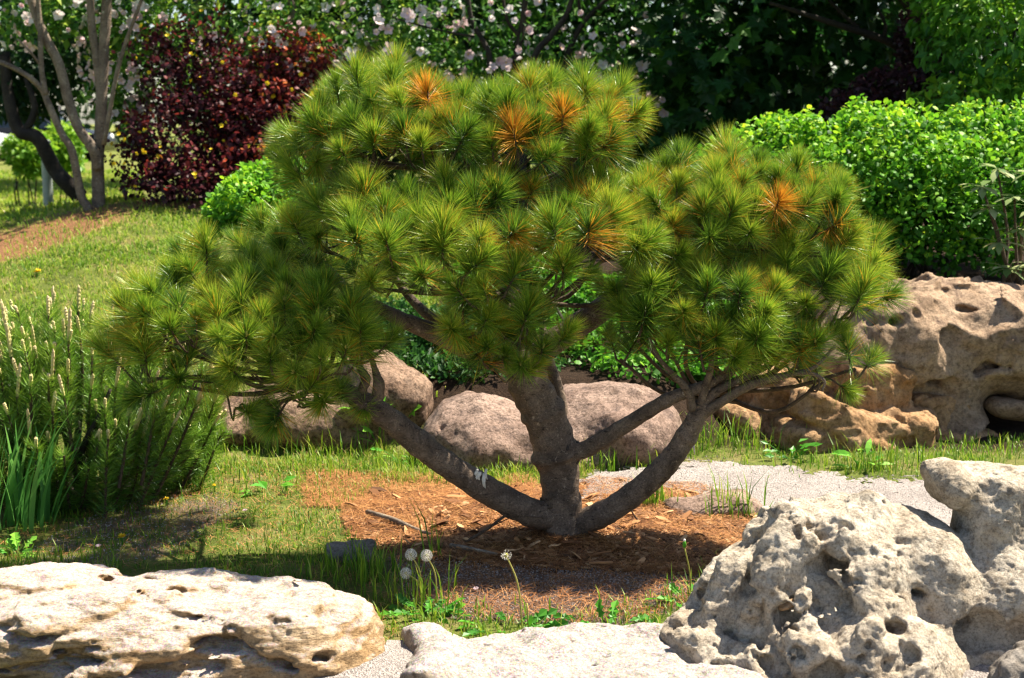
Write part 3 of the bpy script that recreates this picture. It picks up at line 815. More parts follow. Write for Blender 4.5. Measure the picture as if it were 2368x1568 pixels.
make_rock('ochre_rock', [B(1830, 930, 7.6, 120, 80, .2, .2, .1), B(1740, 985, 7.5, 85, 60, .16, .5, -.1), B(1850, 1005, 7.42, 70, 50, .14, -.3, .2), B(1780, 900, 7.7, 90, 60, .2, .1, -.2)], 0.012, M['ochre'], 0.015, (), block_detail, gran_fine, warp=.03, label='cracked brownish rock face behind the twiggy low pine branch', cat='rock')
make_rock('stone', [E(1985, 1050, 7.12, 40, 42, .08), E(2010, 1060, 7.13, 35, 32, .08)], 0.014, M['ochre'], 0.03, (), lambda P: (0.006 * vnoise(P, 14.0, 77)).astype(np.float32), None, zmin=-0.05, label='upright rounded ochre stone in the grass beside the gravel path', cat='stone')
make_rock('stone', [E(2330, 940, 7.55, 55, 30, .14, 0.2, 0.15)], 0.014, M['sandstone'], 0.03, (), lambda P: (0.012 * vnoise(P, 9.0, 78)).astype(np.float32), None, zmin=-0.05, label='flat tan stone tucked under the overhang of the weathered rock', cat='stone')

# ------------------------------------------------------------------ the clipped pine
PY = 5.7
def A(*uvY):
    return np.array([at(u, v, Y) for u, v, Y in uvY])

base = on_ground(1305, 1230)
PY = float(base[1])
pine = thing('pine_tree', base, 'low spreading cloud-pruned pine with long needles and orange dead tufts on a thick leaning trunk', 'pine tree')
mp = px(PY)

def bark_part(name, pts, radii_px, sides=22, n=60, rough=0.10, rf=22.0, bumps=None, seed=1, parent=None, mat='pine_bark'):
    g = G()
    tube(g, pts, np.asarray(radii_px) * mp * (.87 if name == 'trunk' else .86), sides, n, rough=rough, rf=rf, seed=seed, bumps=bumps)
    return link(name, g.mesh(name, M[mat], True), parent or pine)

Y0 = PY
trunk = bark_part('trunk', A((1312, 1262, Y0), (1303, 1215, Y0), (1296, 1130, Y0), (1286, 1050, Y0), (1258, 960, Y0 - .01), (1218, 875, Y0 - .02), (1195, 800, Y0), (1178, 690, Y0 + .06), (1150, 520, Y0 + .12), (1110, 380, Y0 + .15)),
                  [74, 58, 50, 58, 57, 50, 45, 34, 22, 12], 40, 200, 0.09, 20.0, [(0.335, 0.022, 0.22), (0.455, 0.016, 0.10), (0.50, 0.010, 0.06), (0.545, 0.016, 0.10)], 3)
# whorl knots round the trunk
g = G()
for (u, v, R0) in ((1288, 1044, 49), (1240, 912, 42)):
    for k in range(15):
        a = k / 15 * 2 * math.pi + rng.random() * .3
        c = at(u, v, Y0) + np.array([math.cos(a) * R0 * mp * .92, math.sin(a) * R0 * mp * .92, rng.normal() * .016])
        d = np.array([math.cos(a), math.sin(a), .1])
        tube(g, np.array([c - d * .02, c + d * .004, c + d * .016]), np.array([.030, .026, .010]) * (0.7 + .5 * rng.random()), 9, 7, rough=.35, rf=50, seed=int(k + u))
link('bark_whorl', g.mesh('bark_whorl', M['dark_bark'], True), pine)
limbs = {}
limbs['left_low'] = bark_part('branch', A((1310, 1200, Y0), (1245, 1190, Y0 - .04), (1175, 1160, Y0 - .09), (1085, 1108, Y0 - .15), (1000, 1050, Y0 - .2), (905, 972, Y0 - .25), (850, 938, Y0 - .28), (800, 905, Y0 - .28), (720, 880, Y0 - .27), (600, 850, Y0 - .2)), [30, 40, 39, 36, 34, 32, 31, 22, 14, 8], 26, 120, .08, 26, [(.3, .02, .06), (.48, .015, .08)], 5)
bark_part('branch', A((872, 962, Y0 - .26), (872, 925, Y0 - .27), (876, 890, Y0 - .28), (865, 850, Y0 - .27), (850, 800, Y0 - .25)), [18, 15, 16, 8, 5], 16, 40, .16, 40, None, 6)
bark_part('branch', A((842, 940, Y0 - .27), (838, 900, Y0 - .29), (845, 875, Y0 - .3), (820, 830, Y0 - .3), (800, 780, Y0 - .28)), [13, 12, 13, 7, 4], 14, 36, .16, 40, None, 7)
bark_part('branch', A((1300, 1052, Y0 + -0.02), (1345, 1042, Y0 + -0.04), (1400, 1012, Y0 + -0.07), (1480, 962, Y0 + -0.12), (1550, 921, Y0 + -0.15), (1625, 893, Y0 + -0.16), (1700, 850, Y0 + -0.14), (1760, 800, Y0 + -0.12)), [20, 24, 23, 20, 18, 15, 9, 5], 22, 90, .08, 30, [(.28, .02, .10), (.55, .02, .08)], 8)
bark_part('branch', A((1310, 1215, Y0), (1345, 1207, Y0 + -0.02), (1405, 1182, Y0 + -0.06), (1480, 1130, Y0 + -0.10), (1545, 1068, Y0 + -0.13), (1585, 1010, Y0 + -0.14), (1610, 965, Y0 + -0.15), (1625, 930, Y0 + -0.15)), [26, 36, 34, 33, 31, 28, 25, 20], 26, 110, .08, 28, [(.25, .02, .06), (.72, .02, .10)], 9)
# forks above the right low branch
for pts, rad, sd in (
    (A((1615, 965, Y0 + -0.15), (1665, 930, Y0 + -0.18), (1735, 890, Y0 + -0.20), (1812, 868, Y0 + -0.22), (1880, 850, Y0 + -0.22), (1930, 800, Y0 + -0.21)), [16, 13, 12, 9, 5, 4], 10),
    (A((1612, 955, Y0 + -0.15), (1655, 905, Y0 + -0.16), (1725, 870, Y0 + -0.16), (1800, 830, Y0 + -0.14), (1850, 770, Y0 + -0.12)), [14, 12, 10, 7, 4], 11),
    (A((1600, 945, Y0 + -0.16), (1590, 905, Y0 + -0.18), (1560, 870, Y0 + -0.19), (1525, 830, Y0 + -0.21), (1500, 780, Y0 + -0.21)), [13, 11, 8, 6, 4], 12),
    (A((1618, 940, Y0 + -0.16), (1632, 890, Y0 + -0.18), (1645, 840, Y0 + -0.21), (1640, 780, Y0 + -0.22)), [13, 10, 8, 5], 13),
    (A((1622, 935, Y0 + -0.14), (1670, 880, Y0 + -0.12), (1720, 830, Y0 + -0.08), (1760, 760, Y0)), [11, 9, 7, 4], 14),
    (A((1820, 866, Y0 + -0.22), (1870, 862, Y0 + -0.25), (1905, 880, Y0 + -0.26), (1900, 905, Y0 + -0.26)), [7, 5, 4, 3], 15)):
    bark_part('branch', pts, rad, 14, 46, .13, 40, None, sd)
# limbs that leave the trunk high up
bark_part('branch', A((1205, 850, Y0 - .02), (1123, 822, Y0 - .08), (1060, 795, Y0 - .13), (985, 762, Y0 - .17), (920, 735, Y0 - .2), (840, 690, Y0 - .2), (760, 640, Y0 - .15)), [34, 32, 29, 24, 20, 13, 7], 20, 80, .08, 28, None, 16)
bark_part('branch', A((1130, 818, Y0 - .06), (1060, 770, Y0 - .06), (1000, 735, Y0), (950, 690, Y0 + .08), (880, 600, Y0 + .1)), [18, 18, 16, 12, 7], 16, 60, .08, 28, None, 17)
bark_part('branch', A((1200, 850, Y0), (1258, 806, Y0 + .01), (1325, 760, Y0 + .02), (1395, 712, Y0 + .04), (1470, 650, Y0 + .06), (1560, 580, Y0 + .12), (1680, 500, Y0 + .14)), [38, 35, 34, 33, 27, 18, 9], 22, 80, .08, 28, [(.35, .015, .08)], 18)
bark_part('branch', A((1295, 1010, Y0 + .1), (1298, 940, Y0 + .11), (1280, 870, Y0 + .13), (1262, 810, Y0 + .16), (1250, 720, Y0 + .2)), [14, 17, 16, 14, 8], 16, 50, .10, 34, [(.45, .02, .15)], 19)
# dark knots where twigs were cut
for (u, v, Y, r_) in ((1012, 1046, Y0 - .195, 11), (1068, 1079, Y0 - .17, 8), (1122, 1118, Y0 - .13, 8), (935, 985, Y0 - .235, 8), (1478, 962, Y0 + .105, 7), (1405, 1022, Y0 + .06, 7), (1270, 1130, Y0, 9), (1480, 1128, Y0 + .08, 9), (1230, 985, Y0, 10), (1345, 752, Y0 + .01, 9)):
    c = at(u, v, Y); g = G()
    toward = np.array([0, -1.0, .25])
    tube(g, np.array([c, c + toward * .022, c + toward * .030, c + toward * .026]), np.array([r_ * 1.3, r_, r_ * .75, r_ * .3]) * mp, 11, 10, rough=.25, rf=55, seed=int(u))
    link('knot', g.mesh('knot', M['dark_bark'], True), pine)
# pale dried resin on the limbs
g = G()
def drip(u, v, Y, n, w, l, r):
    for k in range(n):
        uu_ = u + rng.normal() * w
        vv_ = v + rng.normal() * w * .6
        L = l * (0.4 + rng.random())
        p = A((uu_, vv_, Y), (uu_ - 2, vv_ + L * .5, Y - .004), (uu_ + rng.normal() * 3, vv_ + L, Y + .004))
        tube(g, p, np.array([r, r * 1.2, r * .4]) * mp, 6, 6, rough=.3, rf=60, seed=k)
drip(1108, 1092, Y0 - .185, 8, 8, 26, 3.2)
drip(1098, 1120, Y0 - .185, 4, 6, 14, 3.0)
link('resin_streak', g.mesh('resin_streak', M['resin'], True), pine)
g = G()
drip(1588, 1015, Y0 + .085, 9, 8, 34, 3.0)
link('resin_streak', g.mesh('resin_streak', M['resin'], True), pine)

# needle tufts: shared meshes, shoot along +Z
def tuft_mesh(name, nf, orange=0.0, seed=0, L=(.085, .125), spread=1.0, per=4, shoot=.065):
    r = np.random.default_rng(seed)
    g = G()
    t = r.random(nf) ** 0.7
    az = r.random(nf) * 2 * np.pi
    az = az + .5 * np.sin(az + seed)
    pol = np.radians(16 + 84 * (1 - t) ** 0.9 * spread + r.normal(size=nf) * 13)
    side = np.repeat((np.cos(az) > 0.1)[:, None], per, 1).ravel()
    t = np.repeat(t, per); az = np.repeat(az, per) + r.normal(size=nf * per) * .13; pol = np.repeat(pol, per) + r.normal(size=nf * per) * .11
    n = nf * per
    d = np.stack([np.sin(pol) * np.cos(az), np.sin(pol) * np.sin(az), np.cos(pol)], -1)
    B = np.stack([np.zeros(n), np.zeros(n), t * shoot], -1)
    ln = r.uniform(L[0], L[1], n) * (0.85 + .25 * np.sin(np.clip(pol, 0, 1.6)))
    curve = unit(np.stack([r.normal(size=n) * .3, r.normal(size=n) * .3, np.full(n, -.2)], -1))
    s = unit(np.cross(d, unit(r.normal(size=(n, 3)))))
    w = .00070
    mid = B + d * (ln * .55)[:, None] + curve * (ln * .03)[:, None]
    tip = B + d * ln[:, None] + curve * (ln * r.uniform(.06, .16, n))[:, None]
    V = np.stack([B - s * w, B + s * w, mid - s * w, mid + s * w, tip], 1)
    T = np.array([[0, 1, 3], [0, 3, 2], [2, 3, 4]])
    tint = np.clip(.42 + r.normal(size=n) * .16, 0, .95)
    tv = np.stack([tint - .24, tint - .24, tint + .06, tint + .06, tint + .22], 1)
    if orange > 0.6:
        mk = r.random(n) < orange
    else:
        mk = (r.random(n) < orange * 1.6) & side & (t < .8) | (r.random(n) < orange * .25)
    for sel, mat in ((~mk, 0), (mk, 1)):
        k = int(sel.sum())
        if k: g.add(V[sel].reshape(-1, 3), (T[None] + (np.arange(k) * 5)[:, None, None]).reshape(-1, 3), None, np.clip(tv[sel], 0, 1).ravel(), mat)
    tube(g, np.array([[0, 0, -.03], [0, 0, .5 * shoot], [0, 0, shoot]]), [.0045, .0042, .0035], 5, 4, mat=2)
    if seed % 4 != 3:
        for k in range(1 + seed % 3):
            a = k * 2.1 + seed
            o = np.array([math.cos(a) * .006 * (k > 0), math.sin(a) * .006 * (k > 0), shoot - .003])
            e = o + np.array([math.cos(a) * .006 * (k > 0), math.sin(a) * .006 * (k > 0), .024 - .006 * (k > 0)])
            tube(g, np.array([o, o * .4 + e * .6, e]), [.0048, .0052, .0015], 6, 5, tint=.6, mat=3)
    return g.mesh(name, [M['needle'], M['orange_needle'], M['twig'], M['bud']])

TUFTS = [tuft_mesh('needle_tuft', 120 + 14 * (k % 4), 0.015 + 0.03 * (k % 3), k, (.078 + .006 * (k % 3), .115 + .008 * (k % 4)), .66 + .09 * (k % 5), 4, .045 + .022 * (k % 4)) for k in range(8)]
MIXED = [tuft_mesh('needle_tuft_mixed', 145, .28, 20 + k) for k in range(3)]
ORANGE = [tuft_mesh('needle_tuft_orange', 95, .9, 30 + k, spread=1.05) for k in range(2)]

# foliage pads (centre and radii in measured pixels, depth relative to the trunk), and where their twigs spring from
PADS = [
    (865, 257, 95, 40, 0.15, 'T'), (790, 334, 70, 40, 0.10, 'T'), (960, 292, 80, 40, 0.05, 'T'), (1060, 297, 60, 35, 0.10, 'T'), (1225, 267, 80, 35, 0.15, 'T'), (1150, 324, 80, 35, 0.00, 'T'), (1372, 302, 65, 55, 0.10, 'T'), (1300, 334, 80, 40, 0.00, 'T'), (720, 384, 50, 45, 0.10, 'T'), (850, 372, 90, 40, -0.05, 'T'), (1000, 372, 90, 40, -0.10, 'T'), (1180, 374, 90, 35, -0.10, 'T'), (1332, 374, 70, 30, 0.00, 'T'), (760, 444, 40, 25, 0.05, 'T'),
    (850, 514, 80, 40, -0.20, 'M'), (740, 560, 50, 35, -0.10, 'M'), (950, 514, 50, 30, -0.25, 'M'), (1050, 504, 70, 35, -0.20, 'M'), (1170, 484, 60, 30, -0.15, 'M'), (1090, 560, 80, 35, -0.35, 'M'), (900, 590, 80, 40, -0.40, 'M'), (870, 660, 40, 25, -0.40, 'M'), (1010, 640, 70, 35, -0.45, 'M'), (1130, 690, 45, 30, -0.42, 'M'), (1195, 785, 40, 30, -0.33, 'M'), (1090, 770, 40, 30, -0.38, 'M'), (1150, 835, 32, 18, -0.30, 'M'), (1340, 514, 70, 35, -0.10, 'M'), (1420, 484, 50, 30, 0.00, 'M'), (1330, 590, 70, 40, -0.30, 'M'), (1420, 570, 50, 35, -0.20, 'M'), (1290, 660, 50, 25, -0.30, 'M'), (1500, 590, 40, 30, -0.10, 'M'),
    (480, 654, 60, 35, -0.05, 'L'), (420, 714, 60, 35, -0.15, 'L'), (560, 704, 60, 35, -0.15, 'L'), (640, 724, 70, 35, -0.20, 'L'), (330, 724, 25, 20, -0.05, 'L'), (350, 778, 50, 40, -0.25, 'L'), (430, 778, 60, 35, -0.35, 'L'), (560, 798, 70, 40, -0.40, 'L'), (690, 778, 70, 40, -0.40, 'L'), (780, 752, 50, 35, -0.35, 'L'), (330, 866, 45, 40, -0.30, 'L'), (420, 886, 40, 30, -0.35, 'L'), (620, 866, 80, 35, -0.40, 'L'), (740, 850, 70, 40, -0.42, 'L'), (830, 820, 45, 40, -0.40, 'L'), (540, 941, 30, 18, -0.35, 'L'), (700, 935, 60, 20, -0.35, 'L'), (640, 961, 30, 12, -0.30, 'L'), (800, 925, 30, 16, -0.30, 'L'), (630, 599, 55, 30, 0.35, 'L'), (700, 638, 50, 35, 0.10, 'L'), (600, 719, 110, 45, 0.55, 'L'),  # last pad: back foliage added to shade the grass on the left
    (1525, 476, 60, 30, 0.20, 'R'), (1600, 436, 60, 30, 0.20, 'R'), (1700, 431, 70, 30, 0.20, 'R'), (1820, 446, 60, 30, 0.15, 'R'), (1900, 472, 50, 35, 0.10, 'R'), (1560, 494, 60, 35, 0.05, 'R'), (1680, 484, 70, 35, 0.05, 'R'), (1790, 494, 60, 35, 0.00, 'R'), (1620, 548, 60, 35, -0.05, 'R'), (1730, 548, 60, 35, -0.05, 'R'), (1850, 528, 50, 35, 0.00, 'R'), (1880, 578, 40, 25, 0.00, 'R'), (1650, 598, 50, 25, 0.00, 'R'), (1790, 598, 50, 25, 0.00, 'R'),
    (1480, 690, 55, 40, -0.10, 'S'), (1560, 660, 50, 30, -0.05, 'S'), (1650, 650, 60, 30, 0.00, 'S'), (1750, 640, 60, 30, 0.05, 'S'), (1860, 620, 60, 35, 0.10, 'S'), (1960, 640, 55, 40, 0.10, 'S'), (1990, 690, 35, 30, 0.05, 'S'), (1600, 730, 60, 35, -0.20, 'S'), (1720, 720, 60, 35, -0.20, 'S'), (1840, 700, 60, 35, -0.10, 'S'), (1930, 730, 50, 35, -0.10, 'S'), (1640, 800, 60, 25, -0.22, 'S'), (1760, 790, 60, 25, -0.20, 'S'), (1870, 790, 45, 25, -0.15, 'S'), (1900, 885, 35, 14, -0.10, 'S'), (1980, 850, 25, 14, -0.10, 'S'), (1435, 830, 12, 8, -0.10, 'S'), (1440, 760, 30, 25, -0.10, 'S'), (1860, 870, 20, 12, -0.10, 'S'),
    (1550, 805, 45, 20, -.20, 'S'), (1660, 845, 50, 14, -.22, 'S'), (1480, 775, 35, 20, -.15, 'S'), (1740, 850, 45, 14, -.2, 'S'), (1820, 840, 40, 14, -.15, 'S'), (1220, 840, 36, 22, -.27, 'M'), (1180, 865, 34, 18, -.29, 'M'), (1255, 790, 38, 25, -.24, 'M'), (1120, 800, 40, 20, -.36, 'M'), (480, 700, 100, 40, .35, 'L'), (760, 620, 100, 40, .5, 'L'),  # both 'L' pads here are hidden back foliage, added to cast shade on the grass
]
NODE = {'T': at(1135, 440, Y0 + .13), 'M': at(1178, 700, Y0 + .04), 'L': at(740, 885, Y0 - .27), 'R': at(1560, 580, Y0 + .12), 'S': at(1640, 900, Y0 + .16)}
ORANGE_AT = [(1040, 215), (1228, 190), (1420, 320), (1275, 320), (1175, 310), (1425, 455), (1700, 410), (1800, 425), (1405, 555), (1865, 450), (1390, 530), (1150, 600), (1640, 350), (1105, 470), (1190, 460), (1560, 510), (1440, 480)]
tp = []; td = []; tpad = []
MIN = 0.076
for pi, (u, v, ru, rv, dy, grp) in enumerate(PADS):
    Yc = Y0 + dy
    s = px(Yc)
    c = at(u, v, Yc)
    R = np.array([ru * s, max(.06, (0.75 * ru + .25 * rv) * s), rv * s * 1.05]) * 0.95 + .012
    tries = 160 if ru > 30 else 30
    first = True
    for k in range(tries):
        d = rand_dirs(1)[0]
        if d[2] < (-.2 if v < 870 else -.5): continue
        if d[1] > 0.55 and d[2] < .35: continue
        q = c + d * R
        if tp and np.min(np.linalg.norm(np.array(tp) - q, axis=1)) < MIN: continue
        nrm = unit(d / R)
        up = 0.75
        dr = unit(nrm * .7 + np.array([0, -.12, up]) + rng.normal(size=3) * .16)
        if v > 870: dr = unit(nrm * .6 + np.array([0, -.25, -.05]) + rng.normal(size=3) * .2)
        tp.append(q); td.append(dr); tpad.append(pi)
tp = np.array(tp); td = np.array(td); tpad = np.array(tpad)
tu, tv_ = project(tp)
# which tufts show largest: near the camera and not behind another pad
score = np.zeros(len(tp))
for i in range(len(tp)):
    dx = np.hypot(tu - tu[i], tv_ - tv_[i])
    score[i] = np.sum((dx < 55) & (tp[:, 1] < tp[i, 1] - .04)) 
order = np.argsort(score + 0.001 * np.arange(len(tp)))
solo = order[:300]; rest = order[300:]
print('tufts', len(tp))
kind = np.zeros(len(tp), int)
for (u, v) in ORANGE_AT:
    front = np.hypot(tu - u, tv_ - v) + 40 * score
    j = int(np.argmin(front)); kind[j] = 2 if (u, v) in ORANGE_AT[:9] and (u + v) % 2 else 1
near_or = np.array([np.min(np.hypot(tu - u, tv_ - v)) for u, v in []]) if False else None
for j in range(len(tp)):
    if kind[j] == 0 and tu[j] > 1000 and rng.random() < .10: kind[j] = 1

def frame(d, roll):
    z = unit(d); x = unit(np.cross([0, 0, 1] if abs(z[2]) < .95 else [1, 0, 0], z)); y = np.cross(z, x)
    c_, s_ = math.cos(roll), math.sin(roll)
    return np.stack([x * c_ + y * s_, -x * s_ + y * c_, z], 1)

baseinv = Matrix.Translation(-Vector(base.tolist()))
for j in solo:
    me_ = ORANGE[int(rng.integers(2))] if kind[j] == 2 else MIXED[int(rng.integers(3))] if kind[j] == 1 else TUFTS[int(rng.integers(8))]
    o = bpy.data.objects.new('needle_tuft', me_)
    COL.objects.link(o); o.parent = pine
    R = frame(td[j], rng.random() * 6.28)
    sc = .78 + .42 * rng.random()
    if tv_[j] > 850: sc *= .9
    mw = Matrix.Translation(Vector(tp[j].tolist())) @ Matrix(R.tolist()).to_4x4() @ Matrix.Scale(sc, 4)
    o.matrix_basis = baseinv @ mw
def bake(g, me_, R, t, sc, smap):
    n = len(me_.vertices); co = np.zeros(n * 3, np.float32); me_.vertices.foreach_get('co', co)
    V = co.reshape(-1, 3) * sc @ R.T + t
    tn = np.zeros(n, np.float32); me_.attributes['tint'].data.foreach_get('value', tn)
    L_ = np.zeros(len(me_.loops), np.int32); me_.loops.foreach_get('vertex_index', L_)
    st_ = np.zeros(len(me_.polygons), np.int32); me_.polygons.foreach_get('loop_start', st_)
    tot = np.zeros(len(me_.polygons), np.int32); me_.polygons.foreach_get('loop_total', tot)
    mi = np.zeros(len(me_.polygons), np.int32); me_.polygons.foreach_get('material_index', mi)
    off = g.n
    g.add(V, None, None, np.clip(tn + smap, 0, 1))
    for k in (3, 4):
        sel = tot == k
        if sel.any():
            idx = L_[(st_[sel][:, None] + np.arange(k)[None])] + off
            g.F[k].append(idx.astype(np.int64)); g.M[k].append(mi[sel])
if len(rest):
    g = G()
    for j in rest:
        me_ = MIXED[int(rng.integers(3))] if kind[j] else TUFTS[int(rng.integers(8))]
        bake(g, me_, frame(td[j], rng.random() * 6.28), tp[j], .80 + .32 * rng.random(), rng.normal() * .08)
    o = link('inner_needles', g.mesh('inner_needles', [M['needle'], M['orange_needle'], M['twig'], M['bud']]), pine)
    tag(o, kind='stuff')
# pad branches with twigs to every tuft
for pi, (u, v, ru, rv, dy, grp) in enumerate(PADS):
    js = np.where(tpad == pi)[0]
    if len(js) == 0: continue
    s = px(Y0 + dy)
    c = at(u, v, Y0 + dy)
    hub = c + np.array([0, .02, -0.35 * rv * s])
    nd = NODE[grp] + rng.normal(size=3) * .02
    if grp == 'L' and v < 700: nd = at(800, 660, Y0 - .18)
    if grp == 'S' and v < 700: nd = at(1720, 830, Y0 + .14)
    mid = nd * .45 + hub * .55 + np.array([0, 0, -.25 * abs(hub[2] - nd[2])]) + rng.normal(size=3) * .03
    g = G()
    tube(g, np.array([nd, mid, hub]), [.011, .009, .006], 7, 12, rough=.15, rf=60, seed=pi)
    br = link('branch', g.mesh('branch', M['twig'], True), pine)
    g = G()
    for j in js:
        e = tp[j]
        f = hub * .75 + mid * .25 if rng.random() < .4 else hub
        m1 = f * .45 + e * .55 - td[j] * .035 + rng.normal(size=3) * .012
        tube(g, np.array([f, m1, e - td[j] * .02, e]), [.0048, .0042, .004, .0036], 5, 8, cap=False)
    link('twigs', g.mesh('twigs', M['twig'], True), br)

# ------------------------------------------------------------------ the candle-tipped mountain pine on the left
mb = on_ground(150, 1150)
mugo = thing('mountain_pine', mb, 'dense dark green shrubby pine with upright cream candles on its shoots', 'pine shrub')
def shoot_mesh(seed, L=.34, nf=240, nl=.062):
    r = np.random.default_rng(seed); g = G()
    n = nf * 2
    t = np.repeat(r.random(nf) ** .8, 2)
    az = np.repeat(r.random(nf) * 6.283, 2) + r.normal(size=n) * .1
    pol = np.radians(74 - 30 * t + r.normal(size=n) * 11)
    d = np.stack([np.sin(pol) * np.cos(az), np.sin(pol) * np.sin(az), np.cos(pol)], -1)
    B = np.stack([np.zeros(n), np.zeros(n), (t - 1) * L], -1)
    ln = r.uniform(.75, 1.15, n) * nl
    s = unit(np.cross(d, unit(r.normal(size=(n, 3))))); w = .0011
    V = np.stack([B - s * w, B + s * w, B + d * (ln * .6)[:, None] - s * w, B + d * (ln * .6)[:, None] + s * w, B + d * ln[:, None] + np.array([0, 0, .1]) * ln[:, None]], 1)
    tint = np.clip(.25 + .4 * t + r.normal(size=n) * .12, 0, 1)
    g.add(V.reshape(-1, 3), (np.array([[0, 1, 3], [0, 3, 2], [2, 3, 4]])[None] + (np.arange(n) * 5)[:, None, None]).reshape(-1, 3), None, np.repeat(tint, 5))
    tube(g, np.array([[.01, 0, -L * 1.15], [0, .004, -L * .5], [0, 0, 0]]), [.0075, .0065, .005], 6, 8, mat=1, rough=.2, rf=80)
    return g.mesh('shoot', [M['mugo_needle'], M['twig']])
def candle_mesh(seed, L):
    g = G(); n = 14
    r = np.random.default_rng(seed)
    zz = np.linspace(0, L, n)
    rad = .0070 * np.where(zz < .82 * L, 1, np.sqrt(np.clip(1 - ((zz - .82 * L) / (.18 * L)) ** 2, .02, 1)))
    rad = rad * (1 + .12 * np.cos(np.arange(n) * np.pi))
    ang = np.linspace(0, 6.283, 9, endpoint=False)
    V = np.stack([np.cos(ang)[None] * rad[:, None] + r.normal() * .002 * zz[:, None] / L, np.sin(ang)[None] * rad[:, None], np.broadcast_to(zz[:, None], (n, 9))], -1)
    V += r.normal(size=V.shape) * .0006
    i = np.arange(n - 1)[:, None]; j = np.arange(9)[None]
    Q_ = np.stack([i * 9 + j, i * 9 + (j + 1) % 9, (i + 1) * 9 + (j + 1) % 9, (i + 1) * 9 + j], -1).reshape(-1, 4)
    g.add(V.reshape(-1, 3), None, Q_, np.repeat(.25 + .55 * zz / L, 9))
    tube(g, np.array([[0, 0, L * .97], [0, 0, L * 1.02]]), [.004, .001], 6, 2, tint=.9)
    return g.mesh('candle', M['candle'], False)
SHOOTS = [shoot_mesh(50 + k, .30 + .05 * (k % 3)) for k in range(5)]
CANDLES = [candle_mesh(60 + k, (.05, .08, .105, .14, .035)[k]) for k in range(5)]
tips = []
cx, cy = -2.05, float(mb[1]) + .15
for k in range(900):
    a = rng.random() * 6.283; el = math.asin(rng.random() ** .75)
    d = np.array([math.cos(a) * math.cos(el), math.sin(a) * math.cos(el), math.sin(el)])
    if d[1] > .55: continue
    p = np.array([cx, cy, .10]) + d * np.array([.80, .62, .74]) * (0.80 + .2 * rng.random())
    if p[2] < .20: continue
    if tips and min(np.linalg.norm(p - q) for q, _ in tips) < .074: continue
    tips.append((p, unit(np.array([0, 0, 1.0]) * (.75 + .5 * d[2]) + d * .62 + rng.normal(size=3) * .12)))
    if len(tips) > 200: break
# a few lower side shoots reaching to the right
for (u, v, Y, dx, dz) in ((455, 930, 5.95, .35, .8), (440, 1040, 6.0, .8, .25), (400, 985, 5.9, .4, .9), (425, 1000, 6.1, .55, .6), (360, 940, 5.85, .2, 1), (330, 1010, 5.95, .35, .8), (455, 1000, 6.15, .5, .7), (300, 960, 5.8, .2, 1), (250, 1010, 5.8, .1, 1), (390, 1060, 6.05, .9, .3)):
    tips.append((at(u, v, Y), unit(np.array([dx, -.05, dz]))))
mbinv = Matrix.Translation(-Vector(mb.tolist()))
for i, (p, d) in enumerate(tips):
    o = bpy.data.objects.new('shoot', SHOOTS[int(rng.integers(5))]); COL.objects.link(o); o.parent = mugo
    R = frame(d, rng.random() * 6.28)
    mw = Matrix.Translation(Vector(p.tolist())) @ Matrix(R.tolist()).to_4x4() @ Matrix.Scale(.9 + .25 * rng.random(), 4)
    o.matrix_basis = mbinv @ mw
    if rng.random() < .92 and p[2] > .30:
        for k in range(int(rng.choice([1, 1, 1, 2, 3]))):
            q = bpy.data.objects.new('candle', CANDLES[int(rng.choice([0, 1, 2, 3, 4], p=[.25, .25, .2, .12, .18]))]); COL.objects.link(q); q.parent = o
            q.location = (rng.normal() * .007 * (k > 0), rng.normal() * .007 * (k > 0), -.004)
            q.rotation_euler = (rng.normal() * .08, rng.normal() * .08, rng.random() * 6)
for k in range(11):
    a = rng.random() * 6.283
    e = np.array([cx, cy, .12]) + np.array([math.cos(a) * .5 * rng.random() ** .5, math.sin(a) * .35, .28 + .2 * rng.random()])
    b0 = np.array([mb[0] + rng.normal() * .10, cy - .1 + rng.normal() * .08, terrain(mb[0], cy) - .02])
    g = G(); tube(g, np.array([b0, b0 * .6 + e * .4 + [0, 0, -.05], e]), [.022, .017, .010], 9, 16, rough=.15, rf=40, seed=k)
    link('stem', g.mesh('stem', M['dark_bark'], True), mugo)
for pts in (A((195, 1120, 6.05), (240, 1050, 5.98), (300, 1000, 5.95), (345, 960, 5.95)), A((260, 1100, 6.1), (330, 1085, 6.02), (380, 1062, 6.0), (420, 1045, 6.0)), A((180, 1130, 6.0), (190, 1040, 5.95), (230, 960, 5.9), (255, 900, 5.9))):
    g = G(); tube(g, pts, [.018, .014, .010, .007], 9, 18, rough=.15, rf=40)
    link('stem', g.mesh('stem', M['dark_bark'], True), mugo)

# ------------------------------------------------------------------ iris clump
ib = on_ground(40, 1215)
iris = thing('iris_clump', ib, 'clump of upright sword-shaped green leaves below the candle-tipped pine shrub', 'plant')
def blade_mesh(seed, L, w, bend):
    g = G(); n = 9
    t = np.linspace(0, 1, n)
    c = np.stack([bend * t ** 2.2 * L, np.zeros(n), L * t * (1 - .12 * abs(bend) * t)], -1)
    ww = w * np.clip(1.15 * (1 - t ** 2.5), .03, 1) * (0.75 + .25 * np.minimum(1, t * 6))
    s = np.array([.25, 1, 0]); s /= np.linalg.norm(s)
    V = np.stack([c - s * ww[:, None], c + np.array([.18, 0, 0]) * ww[:, None], c + s * ww[:, None]], 1)
    i = np.arange(n - 1)[:, None]; j = np.arange(2)[None]
    Q_ = np.stack([i * 3 + j, i * 3 + j + 1, (i + 1) * 3 + j + 1, (i + 1) * 3 + j], -1).reshape(-1, 4)
    g.add(V.reshape(-1, 3), None, Q_, np.repeat(.35 + .3 * t, 3))
    return g.mesh('leaf', M['iris'], True)
